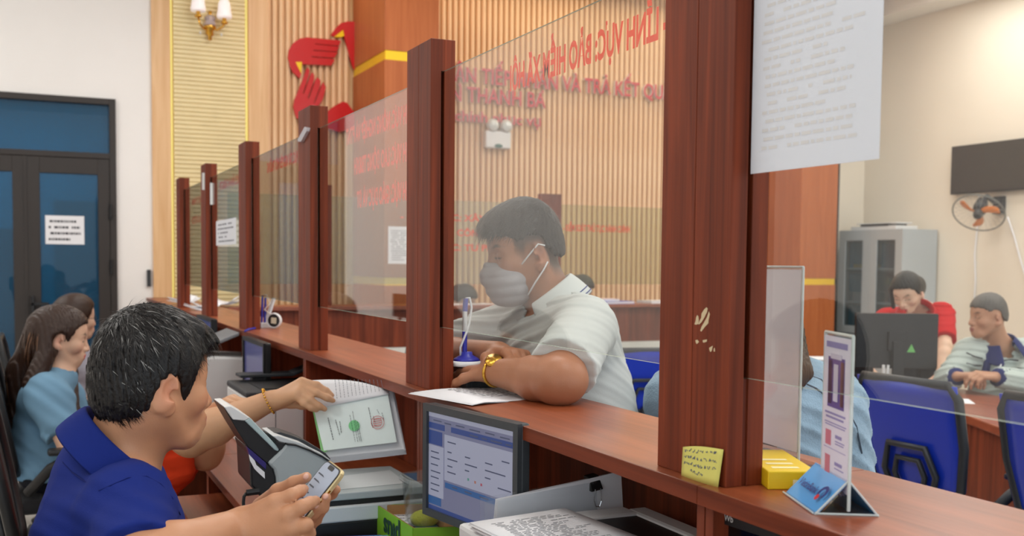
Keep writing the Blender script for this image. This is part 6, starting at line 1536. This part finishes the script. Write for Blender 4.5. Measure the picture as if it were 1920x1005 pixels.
add_strands(H, Dh, hp, 500, .035, .0016, ho, .15, 1.2, [strand_m, grey_m], .0, 14, sel=lambda l: (l[:, 0] > .07) & (l[:, 2] > .06), name='fringe_strands')
# mask
Dm = Sdf(); q = H.sc
Dm.el(H.w(.06, 0, -.066), np.array((.058, .0655, .056))*q, H.R, .02); Dm.el(H.w(.055, 0, -.1), np.array((.045, .05, .036))*q, H.R, .03); Dm.rc(H.w(.098, 0, -.02), H.w(.112, 0, -.05), .014*q, .016*q, .02)
def mz(P):
    l = H.loc(P); a = np.abs(l[:, 1])
    return np.maximum.reduce([l[:, 2]+.016+a*.22, -l[:, 2]-.132-a*.1, .028-l[:, 0]+np.clip(-l[:, 2]-.075, 0, 1)*-.2]).astype(np.float32)
Dm.fn(mz, .006); Dm.fn(lambda P: (-.0028*np.abs(np.sin(H.loc(P)[:, 2]*120))).astype(np.float32), .001, 3)
lo, hi = bounds(Dm); part_from(Dm, lo, hi, .0032, 'face_mask', cloth('grey_mask_cloth', (164, 158, 160), bump=.2), p5.t)
b = MB()
for y in (1, -1): b.tube([H.w(.036, y*.066, -.028), H.w(.015, y*.076, -.006), H.w(-.008, y*.0835, .016), H.w(-.024, y*.086, .010)], .0022, 6).tube([H.w(.03, y*.064, -.106), H.w(.008, y*.074, -.075), H.w(-.012, y*.083, -.05), H.w(-.026, y*.086, -.03)], .0022, 6)
b.build('mask_straps', MAT['white'], p5.t, smooth=True)
# gold watch
ax = nrm(wrL-elL); wc = lerp(elL, wrL, .93); e1 = nrm(np.cross(ax, (0, 0, 1.))); e2 = np.cross(e1, ax); b = MB()
wa = thing('wrist_watch', 'gold wrist watch on the left wrist of the masked man', 'watch', wc-np.array((0, 0, .04)))
MB().tube([wc+(e1*math.cos(a)*.034+e2*math.sin(a)*.033) for a in np.linspace(0, 6.283, 25)], .0045, 8).build('strap', MAT['gold'], wa, smooth=True)
wd_ = nrm(-e1*.2+e2*1.0-vF*.6); b = np.column_stack([ax, np.cross(wd_, ax), wd_]); MB().lathe([(0, 0), (.02, 0), (.021, .004), (.019, .008), (0, .0085)], 20, wc+wd_*.034, np.column_stack([nrm(np.cross(wd_, (0, 0, 1.))), nrm(np.cross(wd_, np.cross(wd_, (0, 0, 1.)))), wd_])).build('watch_case', MAT['gold'], wa, smooth=True)

# ---------------------------------------------------------------- person in the denim jacket, seen from behind
H = Head(at(1418, 612, d=2.62), (.35, .93, -.1), (0, 0, 1), 1., True, .85)
nk = at(1412, 708, d=2.62)
p8 = Person('long-haired person in a pale denim jacket sitting behind the acrylic stand', (1.66, 2.15, 0), H, nk, at(1428, 820, d=2.6), (1.66, 2.14, .62), at(1268, 752, d=2.68), at(1560, 762, d=2.56), (212, 172, 146), (190, 90, 90), .95, True)
p8.arms((at(1290, 900, d=2.9), at(1360, 950, d=3.1)), (at(1590, 930, d=2.65), at(1600, 960, d=2.9)))
hand(p8.D, at(1360, 950, d=3.1), (.3, 1, 0), (0, 0, -1), (1, 0, 0)); hand(p8.D, at(1600, 960, d=2.9), (.3, 1, 0), (0, 0, -1), (-1, 0, 0))
p8.body(.007)
denim = M('pale_denim', (150, 176, 196), .85, var=.16, vscale=14, bump=.3, bscale=250, sheen=.1)
p8.shirt(denim, .008, .03, .9, (.082, .075), long=True, name='denim_jacket', amp=.006, f1=30, seed=8., neckr=.05, fdir=(.4, .2, .8))
seam = M('seam_thread', (74, 88, 104), .8, bump=.05)
def drape(pts):
    out = []
    for u, v in pts:       # where the line of sight meets the jacket
        r_ = nrm(at(u, v, d=1.)-EYE); t_ = 2.0
        for _ in range(40):
            d_ = float(p8.S.ev((EYE+r_*t_)[None].astype(np.float32))[0]); t_ += d_*.8
        out.append(EYE+r_*t_)
    return out
for pts in ([(1500, 715), (1530, 728), (1548, 742)], [(1506, 700), (1540, 712), (1560, 738), (1575, 790), (1580, 850)], [(1590, 770), (1606, 800), (1616, 850)]):
    MB().tube(drape(pts), .0022, 5).build('seam', seam, p8.t)
p8.legs()
Dh = hair_cap(H, FEM_LINE, .012, .014); D2 = Sdf(); D2.sub(Dh); D2.rc(H.w(-.05, 0, .02), at(1440, 700, d=2.5), .085, .075, .05); D2.rc(H.w(-.03, -.05, -.03), at(1500, 700, d=2.5), .05, .03, .04); D2.rc(at(1440, 700, d=2.5), at(1440, 800, d=2.47), .075, .05, .04)
D2.fn(lambda P: (.002*np.sin(P[:, 0]*420+P[:, 1]*300+3*np.sin(P[:, 2]*14))).astype(np.float32), .001, 3)
ho, hp = part_from(D2, H.o-.5, H.o+.25, .006, 'hair', hairb_m, p8.t)
add_strands(H, D2, hp, 1200, .12, .003, ho, .05, .0, [strandb_m, strandt_m], .4, 18, sel=lambda l: l[:, 2] < .03, down=1.5)
office_chair((1.64, 2.12, 0), math.radians(70), 'dark chair of the person in the denim jacket, hidden behind the counter', clothblack, clothblack, MAT['black'], None, .8, False)
# ---------------------------------------------------------------- woman in red, bending over the table
H = Head((4.774, 4.749, 1.262), (-.819, -.32, -.477), (-.464, -.121, .878), 1.0, True, .85)
p6 = Person('woman in a red polo shirt bending over behind the black monitor', (5.1, 5.0, 0), H, at(1726, 578, d=6.42), at(1722, 640, d=6.6), (5.12, 4.98, .92), at(1768, 590, d=6.33), at(1660, 600, d=6.5), (222, 184, 158), (196, 100, 100), .9, True, (224, 160, 140))
p6.arms((at(1772, 650, d=6.1), at(1764, 702, d=5.95)), (at(1632, 650, d=6.45), at(1628, 690, d=6.2)), (.046, .038, .026))
hand(p6.D, at(1764, 702, d=5.95), (-.6, -.6, -.4), (0, 0, -1), (0, 1, 0)); hand(p6.D, at(1628, 690, d=6.2), (-.6, -.6, -.5), (0, 0, -1), (0, -1, 0))
p6.body(.0055); redp = cloth('red_polo', (190, 24, 30)); p6.shirt(redp, .009, .016, .8, (.068, .066), amp=.005, seed=9., neckr=.066, trap=.03)
na = nrm(H.w(-.02, 0, -.03)-p6.neck); pink = cloth('pink_collar_trim', (216, 110, 116))
cax = nrm(-.05*vR+.75*vU-.65*vF); co = collar('collar', p6.t, redp, at(1722, 584, d=6.27)-cax*.005, cax, p6.x, .08, .035, .06, .6, .025, 1., pts_drop=.04)
me = co.data; V = np.array([v.co[:] for v in me.vertices]).reshape(33, 7, 3); P_ = V[:, 6]+np.array(p6.t.location); MB().tube(P_, .003, 5).build('collar_trim', pink, p6.t)
p6.legs(False)
Dh = hair_cap(H, FEM_LINE, .010, .014); D2 = Sdf(); D2.sub(Dh); D2.el(H.w(-.1, .02, -.01), (.05, .045, .06), H.R, .04); D2.rc(H.w(.06, -.065, .05), H.w(.075, -.075, -.06), .018, .012, .02)
lo, hi = bounds(Dh, .06); part_from(D2, lo, hi, .006, 'hair', hair_m, p6.t)
# ---------------------------------------------------------------- man in the work jacket
H = Head((4.634, 4.036, 1.153), (-.94, .30, -.02), (-.03, 0, 1), .98)
p7 = Person('grey-haired man in a pale work jacket with navy collar, hands clasped on the table', (4.85, 4.05, 0), H, at(1872, 646, d=5.66), at(1880, 710, d=5.75), (4.84, 4.03, .62), at(1928, 664, d=5.72), at(1816, 662, d=5.68), (186, 138, 110), (160, 96, 88), 1., cheek=(190, 130, 106))
wrL, wrR = at(1866, 707, d=5.42), at(1795, 706, d=5.5)
p7.arms((at(1930, 716, d=5.5), wrL), (at(1776, 712, d=5.62), wrR))
hand(p7.D, wrL, nrm(at(1815, 700, d=5.38)-wrL), nrm(np.array((0, .3, -1.))), (0, 0, 1), (.6, .6, .65, .7), .05, 1.05); hand(p7.D, wrR, nrm(at(1832, 702, d=5.42)-wrR), (0, .4, -1), (0, 0, 1), (.7, .7, .7, .7), .05, 1.)
p7.body(.0055); jk = cloth('pale_work_jacket', (190, 200, 194)); navyc = cloth('navy_cloth', (44, 52, 104))
p7.shirt(jk, .008, .026, .9, (.074, .066), long=True, name='work_jacket', amp=.007, f1=32, seed=11., neckr=.072, trap=.03, fdir=(.3, .3, .9))
cax = nrm(-.3*vR+.93*vU-.15*vF); collar('collar', p7.t, navyc, at(1870, 634, d=5.64)-cax*.035, cax, p7.x, .075, .035, .07, .45, .03, 1., pts_drop=.04)
for el_, wr_ in (p7.aL, p7.aR):
    a_ = nrm(np.asarray(wr_)-np.asarray(el_)); MB().tube([lerp(el_, wr_, .8), lerp(el_, wr_, .97)], (.051, .047), 14).build('cuff', navyc, p7.t, smooth=True)
MB().tube(onS(p7.S, [(1854, 664), (1851, 680), (1848, 696)]), (.02, .021, .021), 8).build('placket', navyc, p7.t)
for pts in ([(1812, 661), (1826, 668), (1842, 672)], [(1812, 681), (1826, 685), (1840, 685)], [(1881, 676), (1895, 674), (1910, 676)], [(1893, 694), (1908, 690), (1920, 692)]): MB().tube(onS(p7.S, pts), .004, 5).build('dark_piping', MAT['black2'], p7.t)
MB().tube(onS(p7.S, [(1868, 676), (1873, 686), (1870, 694)], .004), .004, 5).tube(onS(p7.S, [(1879, 681), (1873, 690)], .004), .004, 5).build('lanyard_clip', MAT['white'], p7.t)
p7.legs()
Dh = hair_cap(H, SHORT, .006, .014, .0015); lo, hi = bounds(Dh)
gh = M('greying_hair', (92, 88, 84), .55, var=.35, vscale=14, bump=.3, bscale=250); part_from(Dh, lo, hi, .006, 'hair', gh, p7.t)
office_chair((4.92, 4.02, 0), math.radians(165), 'dark chair of the man in the pale work jacket', clothblack, clothblack, MAT['black'], None, .8, False)
# ---------------------------------------------------------------- two staff behind the far counter
for i, (u, v, Y, lab, sk) in enumerate(((870, 562, 7.85, 'dark-haired woman sitting low behind the far counter, only her hair showing', 1), (1090, 543, 7.95, 'dark-haired person behind the far counter, hidden by the masked man', 0))):
    o = at(u, v, Y=Y); H = Head(o, (.25, -.8, -.5), (.1, -.4, .9), 1., True, .9); o = np.asarray(o)
    p = Person(lab, (o[0], Y+.1, 0), H, o+(-.01, .08, -.15), o+(-.01, .12, -.34), (o[0], Y+.12, .6), o+(.16, .1, -.2), o+(-.17, .1, -.2), (206, 166, 140), (180, 90, 90), .86, True)
    p.arms((o+(.22, -.05, -.36), o+(.1, -.2, -.36)), (o+(-.22, -.05, -.36), o+(-.1, -.2, -.36)))
    p.body(.008); p.shirt(cloth('pale_blouse', (176, 190, 206) if i else (196, 160, 160)), .012, .014, .7, neckr=.05, amp=.003); p.legs()
    Dh = hair_cap(H, FEM_LINE, .016, .018); D2 = Sdf(); D2.sub(Dh); D2.el(H.w(-.1, 0, .03), (.05, .05, .05), H.R, .03)
    lo, hi = bounds(Dh, .06); part_from(D2, lo, hi, .008, 'hair', hair_m, p.t)
